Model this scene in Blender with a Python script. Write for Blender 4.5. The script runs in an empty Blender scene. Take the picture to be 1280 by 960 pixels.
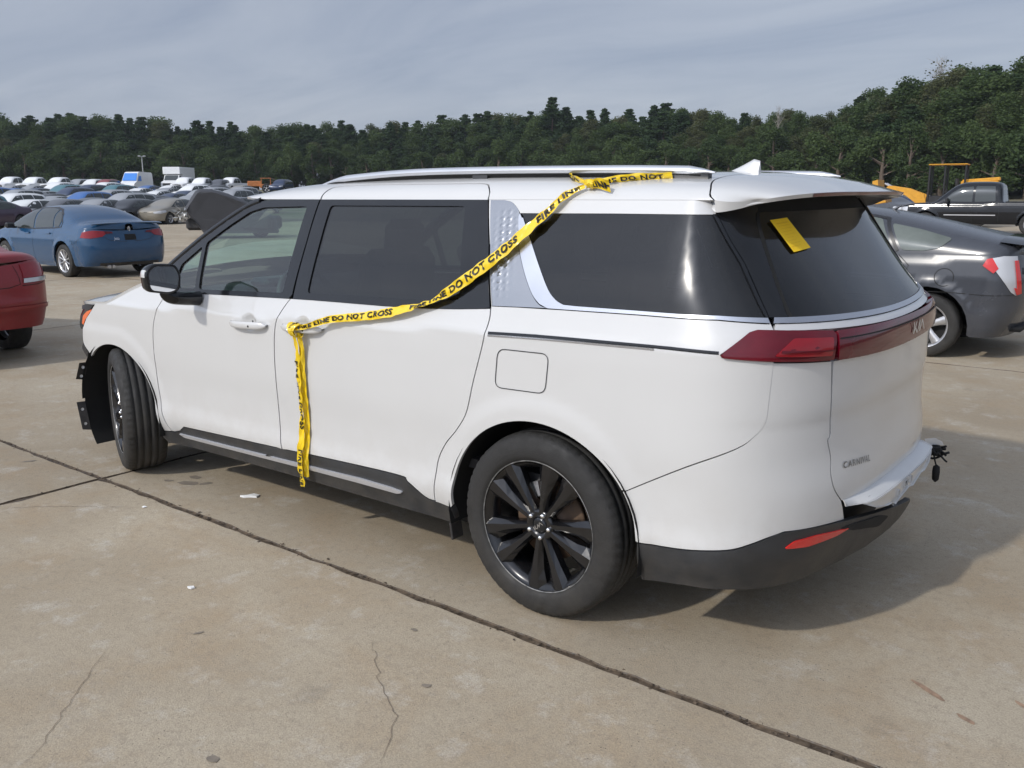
import bpy, math, random
import numpy as np
from mathutils import Vector, Matrix
from mathutils.geometry import delaunay_2d_cdt
R = math.radians
random.seed(7); rng = np.random.default_rng(7)
scene = bpy.context.scene
col = scene.collection

# ------------------------------------------------------------------ camera, sky, sun, exposure
CAM = Vector((-1.9564, 3.5928, 1.630))
YAW, PITCH, ROLL = R(-51.65), R(-12.08), R(-0.27)
fw = Vector((math.cos(YAW)*math.cos(PITCH), math.sin(YAW)*math.cos(PITCH), math.sin(PITCH)))
rt = Vector((math.sin(YAW), -math.cos(YAW), 0)); up = rt.cross(fw)
r2 = math.cos(ROLL)*rt + math.sin(ROLL)*up; u2 = -math.sin(ROLL)*rt + math.cos(ROLL)*up
cd = bpy.data.cameras.new('camera'); cam = bpy.data.objects.new('camera', cd); col.objects.link(cam)
cam.matrix_world = Matrix(((r2.x, u2.x, -fw.x, CAM.x), (r2.y, u2.y, -fw.y, CAM.y), (r2.z, u2.z, -fw.z, CAM.z), (0, 0, 0, 1)))
cd.sensor_width = 36; cd.lens = 36*1119.74/1280; cd.clip_start = .05; cd.clip_end = 5000
scene.camera = cam

SUN_EL, SUN_AZ = R(36.0), R(78.0)
SUN_DIR = Vector((math.cos(SUN_EL)*math.cos(SUN_AZ), math.cos(SUN_EL)*math.sin(SUN_AZ), math.sin(SUN_EL)))
sl = bpy.data.lights.new('sun', 'SUN'); sl.energy = 2.15; sl.angle = R(1.8); sl.color = (1.0, .945, .855)
so = bpy.data.objects.new('sun', sl); col.objects.link(so)
so.rotation_euler = SUN_DIR.to_track_quat('Z', 'Y').to_euler(); so.location = (0, 0, 60)

world = bpy.data.worlds.new('World'); scene.world = world; world.use_nodes = True
nt = world.node_tree; nt.nodes.clear()
def wn(t, **k):
    n = nt.nodes.new(t)
    for a, b in k.items(): setattr(n, a, b)
    return n
sky = wn('ShaderNodeTexSky', sky_type='NISHITA', sun_disc=False, sun_elevation=SUN_EL, sun_rotation=math.pi/2-SUN_AZ)
sky.dust_density = 2.0; sky.air_density = 1.0; sky.ozone_density = 1.5
tc = wn('ShaderNodeTexCoord')
sep = wn('ShaderNodeSeparateXYZ'); nt.links.new(tc.outputs['Generated'], sep.inputs[0])
# thin high cloud: project the view direction on a flat layer overhead so streaks flatten towards the horizon
mx = wn('ShaderNodeMath', operation='MAXIMUM'); mx.inputs[1].default_value = 0.0
ad = wn('ShaderNodeMath', operation='ADD'); ad.inputs[1].default_value = .16
nt.links.new(sep.outputs['Z'], mx.inputs[0]); nt.links.new(mx.outputs[0], ad.inputs[0])
dv = wn('ShaderNodeVectorMath', operation='DIVIDE'); nt.links.new(tc.outputs['Generated'], dv.inputs[0])
cmb = wn('ShaderNodeCombineXYZ'); [nt.links.new(ad.outputs[0], cmb.inputs[i]) for i in range(3)]; nt.links.new(cmb.outputs[0], dv.inputs[1])
mp = wn('ShaderNodeMapping'); mp.inputs['Rotation'].default_value = (0, 0, R(38)); mp.inputs['Scale'].default_value = (.55, 1.35, .0)
nt.links.new(dv.outputs[0], mp.inputs[0])
nz = wn('ShaderNodeTexNoise'); nz.inputs['Scale'].default_value = 1.5; nz.inputs['Detail'].default_value = 8; nz.inputs['Roughness'].default_value = .58; nz.inputs['Distortion'].default_value = .7
nt.links.new(mp.outputs[0], nz.inputs['Vector'])
cr = wn('ShaderNodeValToRGB'); cr.color_ramp.elements[0].position = .30; cr.color_ramp.elements[1].position = .70
nt.links.new(nz.outputs[0], cr.inputs[0])
# cloud colour: grey-blue in the thick parts, whiter in the thin ones, all lit by the same hazy sun
cc = wn('ShaderNodeMixRGB'); cc.inputs[1].default_value = (2.72, 3.10, 4.00, 1); cc.inputs[2].default_value = (3.80, 4.12, 4.85, 1)
nt.links.new(cr.outputs[0], cc.inputs[0])
# hazy aureole round the veiled sun
dt = wn('ShaderNodeVectorMath', operation='DOT_PRODUCT'); dt.inputs[1].default_value = SUN_DIR; nt.links.new(tc.outputs['Generated'], dt.inputs[0])
dm = wn('ShaderNodeMath', operation='MAXIMUM'); dm.inputs[1].default_value = 0; nt.links.new(dt.outputs['Value'], dm.inputs[0])
pw = wn('ShaderNodeMath', operation='POWER'); pw.inputs[1].default_value = 60; nt.links.new(dm.outputs[0], pw.inputs[0])
pm = wn('ShaderNodeMath', operation='MULTIPLY_ADD'); pm.inputs[1].default_value = 7.0; pm.inputs[2].default_value = 1.0; nt.links.new(pw.outputs[0], pm.inputs[0])
p2 = wn('ShaderNodeMath', operation='POWER'); p2.inputs[1].default_value = 1.3; nt.links.new(dm.outputs[0], p2.inputs[0])
pw2 = wn('ShaderNodeMath', operation='MULTIPLY_ADD'); pw2.inputs[1].default_value = 2.3; nt.links.new(p2.outputs[0], pw2.inputs[0]); nt.links.new(pm.outputs[0], pw2.inputs[2])      # veiled sky brightens steadily towards the sun
hz = wn('ShaderNodeMapRange'); hz.inputs[1].default_value = 0.; hz.inputs[2].default_value = .45; hz.inputs[3].default_value = 1.14; hz.inputs[4].default_value = .98; hz.interpolation_type = 'SMOOTHSTEP'; nt.links.new(mx.outputs[0], hz.inputs[0])
hm = wn('ShaderNodeMath', operation='MULTIPLY'); nt.links.new(pw2.outputs[0], hm.inputs[0]); nt.links.new(hz.outputs[0], hm.inputs[1])      # haze whitens the sky a little towards the horizon, all round
cg = wn('ShaderNodeVectorMath', operation='SCALE'); nt.links.new(cc.outputs[0], cg.inputs[0]); nt.links.new(hm.outputs[0], cg.inputs['Scale'])
mixs = wn('ShaderNodeMixRGB'); mixs.inputs[0].default_value = .82
nt.links.new(sky.outputs[0], mixs.inputs[1]); nt.links.new(cg.outputs[0], mixs.inputs[2])
bg = wn('ShaderNodeBackground'); bg.inputs['Strength'].default_value = .100
wo = wn('ShaderNodeOutputWorld'); nt.links.new(mixs.outputs[0], bg.inputs[0]); nt.links.new(bg.outputs[0], wo.inputs[0])

vs = scene.view_settings; vs.view_transform = 'Standard'; vs.look = 'None'; vs.exposure = 0.17; vs.gamma = 1; vs.use_curve_mapping = False
scene.display_settings.display_device = 'sRGB'
scene.cycles.max_bounces = 8; scene.cycles.transparent_max_bounces = 24; scene.cycles.glossy_bounces = 4; scene.cycles.diffuse_bounces = 3

# ------------------------------------------------------------------ materials
MATS = {}
def new_mat(name):
    m = bpy.data.materials.new(name); m.use_nodes = True; m.node_tree.nodes.clear(); MATS[name] = m
    return m, m.node_tree
def nd(t, ty, **k):
    n = t.nodes.new(ty)
    for a, b in k.items():
        if a.startswith('i_'): n.inputs[int(a[2:])].default_value = b
        else: setattr(n, a, b)
    return n
def setin(n, d):
    for k, v in d.items(): n.inputs[k].default_value = v
def pbr(name, c, rough=.5, metal=0., coat=0., var=0., vscale=4., bump=0., bscale=60., spec=.5, dirt=None, emis=None, coatr=.04):
    m, t = new_mat(name)
    b = nd(t, 'ShaderNodeBsdfPrincipled'); o = nd(t, 'ShaderNodeOutputMaterial'); t.links.new(b.outputs[0], o.inputs[0])
    setin(b, {'Base Color': (*c, 1), 'Roughness': rough, 'Metallic': metal, 'Coat Weight': coat, 'Coat Roughness': coatr, 'Specular IOR Level': spec})
    if emis: setin(b, {'Emission Color': (*emis[:3], 1), 'Emission Strength': emis[3]})
    g = nd(t, 'ShaderNodeNewGeometry') if (var or dirt) else None
    last = None
    if var:
        n = nd(t, 'ShaderNodeTexNoise'); setin(n, {'Scale': vscale, 'Detail': 6, 'Roughness': .6}); t.links.new(g.outputs['Position'], n.inputs['Vector'])
        r = nd(t, 'ShaderNodeMapRange'); setin(r, {1: .3, 2: .7, 3: 1-var, 4: 1+var}); t.links.new(n.outputs[0], r.inputs[0])
        s = nd(t, 'ShaderNodeVectorMath', operation='SCALE'); s.inputs[0].default_value = c; t.links.new(r.outputs[0], s.inputs['Scale'])
        t.links.new(s.outputs[0], b.inputs['Base Color']); last = s.outputs[0]
        rr = nd(t, 'ShaderNodeMapRange'); setin(rr, {1: .3, 2: .7, 3: max(.02, rough*(1-var)), 4: min(1, rough*(1+var))}); t.links.new(n.outputs[0], rr.inputs[0]); t.links.new(rr.outputs[0], b.inputs['Roughness'])
    if dirt:     # dirt = (colour, amount, z_low, z_high): road film thrown up from the ground, breaking up with noise
        dc, amt, z0, z1 = dirt
        sx = nd(t, 'ShaderNodeSeparateXYZ'); t.links.new(g.outputs['Position'], sx.inputs[0])
        mr = nd(t, 'ShaderNodeMapRange'); setin(mr, {1: z0, 2: z1, 3: 1., 4: 0.}); t.links.new(sx.outputs['Z'], mr.inputs[0])
        n2 = nd(t, 'ShaderNodeTexNoise'); setin(n2, {'Scale': 9, 'Detail': 8, 'Roughness': .7}); t.links.new(g.outputs['Position'], n2.inputs['Vector'])
        r2_ = nd(t, 'ShaderNodeMapRange'); setin(r2_, {1: .35, 2: .75, 3: 0., 4: amt}); t.links.new(n2.outputs[0], r2_.inputs[0])
        mu = nd(t, 'ShaderNodeMath', operation='MULTIPLY'); t.links.new(mr.outputs[0], mu.inputs[0]); t.links.new(r2_.outputs[0], mu.inputs[1])
        mix = nd(t, 'ShaderNodeMixRGB'); mix.inputs[1].default_value = (*c, 1); mix.inputs[2].default_value = (*dc, 1)
        if last: t.links.new(last, mix.inputs[1])
        t.links.new(mu.outputs[0], mix.inputs[0]); t.links.new(mix.outputs[0], b.inputs['Base Color'])
    if bump:
        n3 = nd(t, 'ShaderNodeTexNoise'); setin(n3, {'Scale': bscale, 'Detail': 5})
        tcx = nd(t, 'ShaderNodeTexCoord'); t.links.new(tcx.outputs['Object'], n3.inputs['Vector'])
        bp = nd(t, 'ShaderNodeBump'); setin(bp, {'Strength': bump, 'Distance': .01}); t.links.new(n3.outputs[0], bp.inputs['Height']); t.links.new(bp.outputs[0], b.inputs['Normal'])
    return m
def glass(name, tint, ior=1.5, rough=0., gl=(1, 1, 1), dust=.0, film=0.):
    m, t = new_mat(name)
    tr = nd(t, 'ShaderNodeBsdfTransparent'); tr.inputs[0].default_value = (*tint, 1)
    g = nd(t, 'ShaderNodeBsdfGlossy'); setin(g, {'Color': (*gl, 1), 'Roughness': rough})
    f = nd(t, 'ShaderNodeFresnel'); f.inputs[0].default_value = ior
    # Fresnel of a pane: the same from both sides
    geo = nd(t, 'ShaderNodeNewGeometry'); 
    mixi = nd(t, 'ShaderNodeMix'); mixi.inputs[2].default_value = ior; mixi.inputs[3].default_value = 1/ior*1.0
    t.links.new(geo.outputs['Backfacing'], mixi.inputs[0]); t.links.new(mixi.outputs[0], f.inputs[0])
    mx_ = nd(t, 'ShaderNodeMixShader'); t.links.new(f.outputs[0], mx_.inputs[0]); t.links.new(tr.outputs[0], mx_.inputs[1]); gs = g.outputs[0]
    if film:      # a thin greasy film scatters part of the reflection
        g2 = nd(t, 'ShaderNodeBsdfGlossy'); setin(g2, {'Color': (*gl, 1), 'Roughness': .19}); gm_ = nd(t, 'ShaderNodeMixShader'); gm_.inputs[0].default_value = film; t.links.new(gs, gm_.inputs[1]); t.links.new(g2.outputs[0], gm_.inputs[2]); gs = gm_.outputs[0]
    t.links.new(gs, mx_.inputs[2])
    out = nd(t, 'ShaderNodeOutputMaterial'); last = mx_.outputs[0]
    if dust:
        df = nd(t, 'ShaderNodeBsdfDiffuse'); df.inputs[0].default_value = (.5, .47, .42, 1)
        n = nd(t, 'ShaderNodeTexNoise'); setin(n, {'Scale': 6, 'Detail': 8, 'Roughness': .7}); t.links.new(geo.outputs['Position'], n.inputs['Vector'])
        r = nd(t, 'ShaderNodeMapRange'); setin(r, {1: .3, 2: .8, 3: 0, 4: dust}); t.links.new(n.outputs[0], r.inputs[0])
        m2 = nd(t, 'ShaderNodeMixShader'); t.links.new(r.outputs[0], m2.inputs[0]); t.links.new(last, m2.inputs[1]); t.links.new(df.outputs[0], m2.inputs[2]); last = m2.outputs[0]
    t.links.new(last, out.inputs[0])
    return m

ROAD = (.30, .25, .19)
pbr('white_paint', (.555, .556, .550), .33, 0, 1.0, var=.015, vscale=2.5, dirt=(ROAD, .30, .30, .70), coatr=.025)
pbr('gloss_black', (.009, .010, .012), .10, 0, .0, var=.15, vscale=7)
pbr('satin_black', (.018, .018, .020), .42, var=.2, vscale=9, dirt=(ROAD, .25, .1, .5))
pbr('cladding', (.022, .024, .027), .42, var=.25, vscale=6, bump=.15, bscale=300, dirt=(ROAD, .22, .15, .5))
pbr('void_black', (.006, .006, .006), .8)
pbr('chrome', (.80, .81, .83), .10, 1)
pbr('satin_chrome', (.62, .63, .66), .26, 1, var=.05)
pbr('sill_silver', (.62, .63, .66), .28, .55, dirt=(ROAD, .15, .2, .6))
pbr('rail_silver', (.66, .67, .69), .30, .75, var=.04)
pbr('rubber', (.016, .0155, .015), .72, var=.3, vscale=14, bump=.25, bscale=220, dirt=((.16, .14, .11), .22, .0, .6))
pbr('tread_rubber', (.020, .0195, .0185), .85, var=.35, vscale=18, bump=.35, bscale=160, dirt=((.22, .19, .15), .30, .0, .5))
pbr('wheel_black', (.007, .007, .008), .22, 0, .25, var=.3, vscale=12)
pbr('scuffed_metal', (.24, .24, .235), .5, .5, var=.6, vscale=40)
pbr('lug_chrome', (.7, .7, .7), .2, 1)
pbr('brake_iron', (.13, .085, .055), .6, .2, var=.5, vscale=20)
pbr('caliper', (.30, .30, .31), .5, .5, var=.3, vscale=30)
pbr('red_lens', (.24, .006, .012), .10, 0, .3, var=.1, vscale=9)
pbr('red_lens_dark', (.105, .003, .010), .07, 0, .1, var=.2, vscale=7)
pbr('red_reflector', (.55, .015, .012), .15, 0, .8)
pbr('amber_lens', (.75, .13, .02), .15, 0, .8)
pbr('clear_lens', (.55, .57, .60), .08, .3, .8)
pbr('seat_fabric', (.035, .034, .036), .8, var=.2, vscale=20)
pbr('dash_plastic', (.030, .031, .034), .6)
pbr('headliner', (.32, .31, .29), .9)
pbr('tape_yellow', (.80, .56, .015), .22, 0, .5, var=.06, vscale=30)
pbr('tape_ink', (.012, .011, .008), .5)
pbr('paper_yellow', (.98, .64, .015), .7, var=.03, vscale=60)
pbr('paper_ink', (.86, .52, .012), .7)
pbr('paper_white', (.75, .75, .73), .6)
pbr('debris_dark', (.03, .025, .02), .8, var=.3, vscale=40)
pbr('garnish_silver', (.36, .37, .39), .25, .9)
pbr('mirror_face', (.75, .76, .78), .02, 1)
glass('glass_front', (.54, .73, .65), 1.75, dust=.03)
glass('glass_wind', (.66, .78, .72), 1.5)
glass('glass_privacy', (.06, .064, .07), 1.60, .0, dust=.010, film=.30)
glass('glass_car', (.42, .50, .48), 1.5, dust=.05)

# ------------------------------------------------------------------ mesh helpers
class MB:
    """collects geometry; build() links it as ONE mesh object"""
    def __init__(s): s.v = []; s.f = []; s.m = []; s.n = []; s.sm = []
    def add(s, v, f, m=0, n=None, smooth=True):
        b = len(s.v); v = [tuple(map(float, q)) for q in v]
        s.v += v; s.n += ([tuple(map(float, q)) for q in n] if n is not None else [(0., 0., 0.)]*len(v))
        s.f += [tuple(i+b for i in q) for q in f]
        s.m += ([m]*len(f) if isinstance(m, int) else list(m)); s.sm += [smooth]*len(f)
        return s
    def box(s, c, d, m=0, rot=None, bev=0.):
        x, y, z = d[0]/2, d[1]/2, d[2]/2
        if bev <= 0:
            v = [Vector((i*x, j*y, k*z)) for k in (-1, 1) for j in (-1, 1) for i in (-1, 1)]
            f = [(0, 2, 3, 1), (4, 5, 7, 6), (0, 1, 5, 4), (2, 6, 7, 3), (0, 4, 6, 2), (1, 3, 7, 5)]
        else:
            b = min(bev, x*.9, y*.9, z*.9); v = []; 
            idx = {}
            for i in (-1, 1):
                for j in (-1, 1):
                    for k in (-1, 1):
                        for a, q in enumerate(((i*x, j*(y-b), k*(z-b)), (i*(x-b), j*y, k*(z-b)), (i*(x-b), j*(y-b), k*z))):
                            idx[i, j, k, a] = len(v); v.append(Vector(q))
            f = []
            for sg in (-1, 1):
                for a, order in ((0, lambda p, q: (sg, p, q)), (1, lambda p, q: (p, sg, q)), (2, lambda p, q: (p, q, sg))):
                    f.append([idx[(*order(p, q), a)] for p, q in ((-1, -1), (1, -1), (1, 1), (-1, 1))])
            for i in (-1, 1):
                for j in (-1, 1):
                    for k in (-1, 1): f.append([idx[i, j, k, 0], idx[i, j, k, 1], idx[i, j, k, 2]])
            for p in (-1, 1):
                for q in (-1, 1):
                    f.append([idx[p, q, -1, 0], idx[p, q, 1, 0], idx[p, q, 1, 1], idx[p, q, -1, 1]])
                    f.append([idx[p, -1, q, 0], idx[p, 1, q, 0], idx[p, 1, q, 2], idx[p, -1, q, 2]])
                    f.append([idx[-1, p, q, 1], idx[1, p, q, 1], idx[1, p, q, 2], idx[-1, p, q, 2]])
            cen = Vector()
            ff = []
            for q in f:
                cq = sum((v[i] for i in q), Vector())/len(q); nn = (v[q[1]]-v[q[0]]).cross(v[q[2]]-v[q[0]])
                ff.append(tuple(q) if nn.dot(cq) > 0 else tuple(reversed(q)))
            f = ff
        if rot is not None: v = [rot @ q for q in v]
        c = Vector(c)
        return s.add([q+c for q in v], f, m, smooth=False)
    def tube(s, path, r, seg=8, m=0, cap=True, flat=1.0):
        P = [Vector(q) for q in path]; n = len(P); rr = r if hasattr(r, '__len__') else [r]*n
        v = []; f = []; a = None
        for i in range(n):
            d = (P[min(i+1, n-1)]-P[max(i-1, 0)]).normalized()
            if a is None: a = d.orthogonal().normalized()
            else: a = (a-d*a.dot(d)).normalized()
            b = d.cross(a)
            for k in range(seg):
                t = 2*math.pi*k/seg; v.append(P[i]+(a*math.cos(t)+b*math.sin(t)*flat)*rr[i])
        for i in range(n-1):
            for k in range(seg):
                k2 = (k+1) % seg; f.append((i*seg+k, i*seg+k2, (i+1)*seg+k2, (i+1)*seg+k))
        s.add(v, f, m)
        if cap:
            s.add(v[:seg], [tuple(reversed(range(seg)))], m, smooth=False); s.add(v[-seg:], [tuple(range(seg))], m, smooth=False)
        return s
    def lathe(s, prof, seg=48, m=0, axis='y', c=(0, 0, 0), mats=None, mod=None):
        """prof = [(axial, radius)]; turned about the given axis"""
        v = []; f = []; mm = []; n = len(prof)
        for k in range(seg):
            t = 2*math.pi*k/seg; ct, st = math.cos(t), math.sin(t)
            for j, (a, r) in enumerate(prof):
                if mod: r = r+mod(k, j)
                p = (r*ct, a, r*st) if axis == 'y' else ((a, r*ct, r*st) if axis == 'x' else (r*ct, r*st, a))
                v.append((p[0]+c[0], p[1]+c[1], p[2]+c[2]))
        for k in range(seg):
            k2 = (k+1) % seg
            for j in range(n-1):
                f.append((k*n+j, k*n+j+1, k2*n+j+1, k2*n+j)); mm.append(mats[j] if mats else m)
        return s.add(v, f, mm)
    def prism(s, poly, h0, h1, axis='y', m=0, bev=0):
        """poly in the plane normal to axis, extruded from h0 to h1"""
        n = len(poly)
        def P(q, h): return (q[0], h, q[1]) if axis == 'y' else ((h, q[0], q[1]) if axis == 'x' else (q[0], q[1], h))
        v = [P(q, h0) for q in poly]+[P(q, h1) for q in poly]
        f = [tuple(range(n)), tuple(reversed(range(n, 2*n)))]+[(i, i+n, (i+1) % n+n, (i+1) % n) for i in range(n)]
        return s.add(v, f, m, smooth=False)
    def grid(s, P, m=0, flip=False, n=None):
        a, b = len(P), len(P[0]); v = [q for row in P for q in row]
        f = [(i*b+j, i*b+j+1, (i+1)*b+j+1, (i+1)*b+j) for i in range(a-1) for j in range(b-1)]
        if flip: f = [tuple(reversed(q)) for q in f]
        return s.add(v, f, m, n)
    def xform(s, M):
        s.v = [tuple(M @ Vector(q)) for q in s.v]; return s
    def mesh(s, name, mats, fixn=False):
        me = bpy.data.meshes.new(name); me.from_pydata(s.v, [], s.f)
        for q in (mats if isinstance(mats, (list, tuple)) else [mats]): me.materials.append(MATS[q] if isinstance(q, str) else q)
        me.polygons.foreach_set('material_index', s.m); me.polygons.foreach_set('use_smooth', s.sm)
        me.update()
        if any(q != (0., 0., 0.) for q in s.n):
            me.normals_split_custom_set_from_vertices(s.n)
        return me
    def build(s, name, mats, parent=None, loc=None):
        return link(name, s.mesh(name, mats), parent, loc)
def link(name, me, parent=None, loc=None):
    o = bpy.data.objects.new(name, me); col.objects.link(o); o.parent = parent
    if loc is not None: o.location = loc
    return o
def empty(name, loc=(0, 0, 0), rz=0, parent=None):
    o = bpy.data.objects.new(name, None); col.objects.link(o); o.location = loc; o.rotation_euler = (0, 0, rz); o.parent = parent; o.empty_display_size = .2
    return o
def tag(o, label=None, cat=None, group=None, kind=None):
    if label: o['label'] = label
    if cat: o['category'] = cat
    if group: o['group'] = group
    if kind: o['kind'] = kind
    return o
def copy_tree(o, parent=None):
    c = o.copy(); col.objects.link(c); c.parent = parent
    for ch in list(o.children): copy_tree(ch, c)
    return c
def inpoly(P, poly):
    x, y = P[:, 0], P[:, 1]; c = np.zeros(len(P), bool); n = len(poly)
    for i in range(n):
        x1, y1 = poly[i]; x2, y2 = poly[(i+1) % n]
        k = ((y1 > y) != (y2 > y)) & (x < (x2-x1)*(y-y1)/((y2-y1) if y2 != y1 else 1e-12)+x1); c ^= k
    return c
def densify(poly, res, closed=True):
    out = []; n = len(poly)
    for i in range(n if closed else n-1):
        a = np.array(poly[i], float); b = np.array(poly[(i+1) % n], float); k = max(1, int(math.ceil(np.hypot(*(b-a))/res)))
        for j in range(k): out.append(tuple(a+(b-a)*j/k))
    if not closed: out.append(tuple(poly[-1]))
    return out
def smooth_line(pts, k=6, closed=False):
    """Catmull-Rom through the points"""
    P = [np.array(q, float) for q in pts]; n = len(P); out = []
    for i in range(n if closed else n-1):
        g = lambda j: P[j % n] if closed else P[min(max(j, 0), n-1)]
        a, b, c, d = g(i-1), g(i), g(i+1), g(i+2)
        for j in range(k):
            t = j/k; out.append(tuple(.5*((2*b)+(c-a)*t+(2*a-5*b+4*c-d)*t*t+(3*b-a-3*c+d)*t**3)))
    if not closed: out.append(tuple(P[-1]))
    return out
def arc(c, rx, ry, a0, a1, n=28):
    return [(c[0]+rx*math.cos(R(a0+(a1-a0)*i/n)), c[1]+ry*math.sin(R(a0+(a1-a0)*i/n))) for i in range(n+1)]
def rounded(poly, r, k=4):
    out = []; n = len(poly)
    for i in range(n):
        p, q, s = (np.array(poly[(i+d) % n], float) for d in (-1, 0, 1))
        a = q+(p-q)*min(.45, r/np.hypot(*(p-q))); b = q+(s-q)*min(.45, r/np.hypot(*(s-q)))
        for j in range(k+1):
            t = j/k; out.append(tuple((1-t)**2*a+2*t*(1-t)*q+t*t*b))
    return out
def snorm(surf, u, v, e=2e-3):
    du = surf(u+e, v)-surf(u-e, v); dv_ = surf(u, v+e)-surf(u, v-e)
    n = -np.cross(du, dv_); return n/np.maximum(np.linalg.norm(n, axis=-1, keepdims=True), 1e-9)
def panel(mb, surf, poly, holes=(), off=0., res=.05, skirt=.014, m=0, mirror=False, lip=.0015):
    """a sheet that lies on a parametric surface, its outline given in the surface's two parameters, edges turned in"""
    loops = [densify(poly, res*.8)]+[densify(h, res*.8) for h in holes]
    V = []; E = []
    for L in loops:
        b = len(V); V += L; E += [(b+i, b+(i+1) % len(L)) for i in range(len(L))]
    A = np.array(V); lo, hi = A.min(0), A.max(0)
    gx, gy = np.meshgrid(np.arange(lo[0]+res/2, hi[0], res), np.arange(lo[1]+res/2, hi[1], res))
    G = np.stack([gx.ravel(), gy.ravel()], -1)
    if len(G):
        k = inpoly(G, loops[0])
        for h in loops[1:]: k &= ~inpoly(G, h)
        G = G[k]
        if len(G):
            d = np.full(len(G), 9.)
            for i0 in range(0, len(A), 400): d = np.minimum(d, np.min(np.hypot(G[:, None, 0]-A[None, i0:i0+400, 0], G[:, None, 1]-A[None, i0:i0+400, 1]), 1))
            G = G[d > res*.45]
    allv = [Vector(q) for q in V]+[Vector(q) for q in G]
    vo, eo, fo = delaunay_2d_cdt(allv, E, [], 0, 1e-7)[:3]
    vo = np.array([tuple(q) for q in vo]); fo = [f for f in fo]
    cen = np.array([vo[list(f)].mean(0) for f in fo]); k = inpoly(cen, loops[0])
    for h in loops[1:]: k &= ~inpoly(cen, h)
    fo = [f for f, q in zip(fo, k) if q]
    ar = lambda f: sum(vo[f[i]][0]*vo[f[(i+1) % len(f)]][1]-vo[f[(i+1) % len(f)]][0]*vo[f[i]][1] for i in range(len(f)))
    fo = [tuple(f) if ar(f) < 0 else tuple(reversed(f)) for f in fo]      # normal is -(du x dv)
    cnt = {}
    for f in fo:
        for i in range(len(f)):
            e = (f[i], f[(i+1) % len(f)]); cnt[e] = cnt.get(e, 0)+1
    bnd = [e for e in cnt if (e[1], e[0]) not in cnt]; bv = sorted({i for e in bnd for i in e})
    P = surf(vo[:, 0], vo[:, 1]); N = snorm(surf, vo[:, 0], vo[:, 1])
    P = P+N*off
    if lip: P[bv] -= N[bv]*lip
    M = np.array([1, -1, 1.]) if mirror else np.ones(3)
    rev = (lambda f: tuple(reversed(f))) if mirror else (lambda f: f)
    mb.add(P*M, [rev(f) for f in fo], m, N*M)
    if skirt:
        ix = {q: i for i, q in enumerate(bv)}; nb = len(bv)
        lo_ = P[bv]-N[bv]*skirt
        mb.add(np.vstack([P[bv], lo_])*M, [rev((ix[b], ix[a], ix[a]+nb, ix[b]+nb)) for a, b in bnd], m, smooth=True)
    return mb
def strip_poly(line, w):
    """thin closed outline along an open polyline"""
    P = [np.array(q, float) for q in line]; L = []; Rr = []
    for i in range(len(P)):
        d = P[min(i+1, len(P)-1)]-P[max(i-1, 0)]; d /= max(1e-9, np.hypot(*d)); n = np.array([-d[1], d[0]])
        L.append(tuple(P[i]+n*w/2)); Rr.append(tuple(P[i]-n*w/2))
    return L+Rr[::-1]
def text_mesh(body, size=1., bold=0., space=1.):
    cu = bpy.data.curves.new('t', 'FONT'); cu.body = body; cu.size = size; cu.resolution_u = 3; cu.align_x = 'LEFT'; cu.offset = bold; cu.space_character = space
    ob = bpy.data.objects.new('t', cu); col.objects.link(ob)
    dg = bpy.context.evaluated_depsgraph_get(); dg.update()
    me = bpy.data.meshes.new_from_object(ob.evaluated_get(dg))
    v = [tuple(q.co[:2]) for q in me.vertices]; f = [tuple(p.vertices) for p in me.polygons]
    bpy.data.objects.remove(ob); bpy.data.curves.remove(cu); bpy.data.meshes.remove(me)
    return v, f
# ---- SURF BEGIN
def spline(xs, ys, n=3000):
    xs=np.array(xs,float); ys=np.array(ys,float); h=np.diff(xs); d=np.diff(ys)/h
    m=np.zeros_like(xs); m[1:-1]=np.where(d[:-1]*d[1:]>0,(d[:-1]*h[1:]+d[1:]*h[:-1])/(h[1:]+h[:-1]),0)
    m[1:-1]=np.sign(m[1:-1])*np.minimum(np.abs(m[1:-1]),3*np.minimum(np.abs(d[:-1]),np.abs(d[1:])))
    m[0]=d[0]; m[-1]=d[-1]
    def f(x):
        x=np.clip(np.asarray(x,float),xs[0],xs[-1]); i=np.clip(np.searchsorted(xs,x)-1,0,len(xs)-2)
        t=(x-xs[i])/h[i]; t2=t*t; t3=t2*t
        return (2*t3-3*t2+1)*ys[i]+(t3-2*t2+t)*h[i]*m[i]+(-2*t3+3*t2)*ys[i+1]+(t3-t2)*h[i]*m[i+1]
    return f
def sstep(a,b,x):
    t=np.clip((np.asarray(x,float)-a)/(b-a),0,1); return t*t*(3-2*t)
VX0,VXF=-0.50,3.0
van_prof=spline([.15,.22,.30,.36,.42,.50,.60,.75,.90,1.0,1.055,1.075,1.10,1.15,1.22,1.30,1.40,1.50,1.585,1.64],
                [.90,.925,.945,.966,.974,.966,.969,.983,.990,.9925,.9925,.985,.977,.963,.944,.918,.882,.844,.806,.776])
van_xr=spline([.15,.24,.30,.40,.50,.60,.75,.86,.90,1.02,1.10,1.16,1.20,1.30,1.40,1.50,1.58,1.64],
              [-.90,-.95,-.98,-1.02,-1.035,-1.04,-1.02,-1.018,-1.024,-1.028,-1.032,-1.022,-.99,-.905,-.825,-.75,-.69,-.65])
van_roof=spline([-1.0,-.8,-.5,0,.5,1.0,1.5,1.8,2.0,2.1],[1.636,1.663,1.688,1.704,1.711,1.707,1.689,1.664,1.628,1.600])
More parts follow.
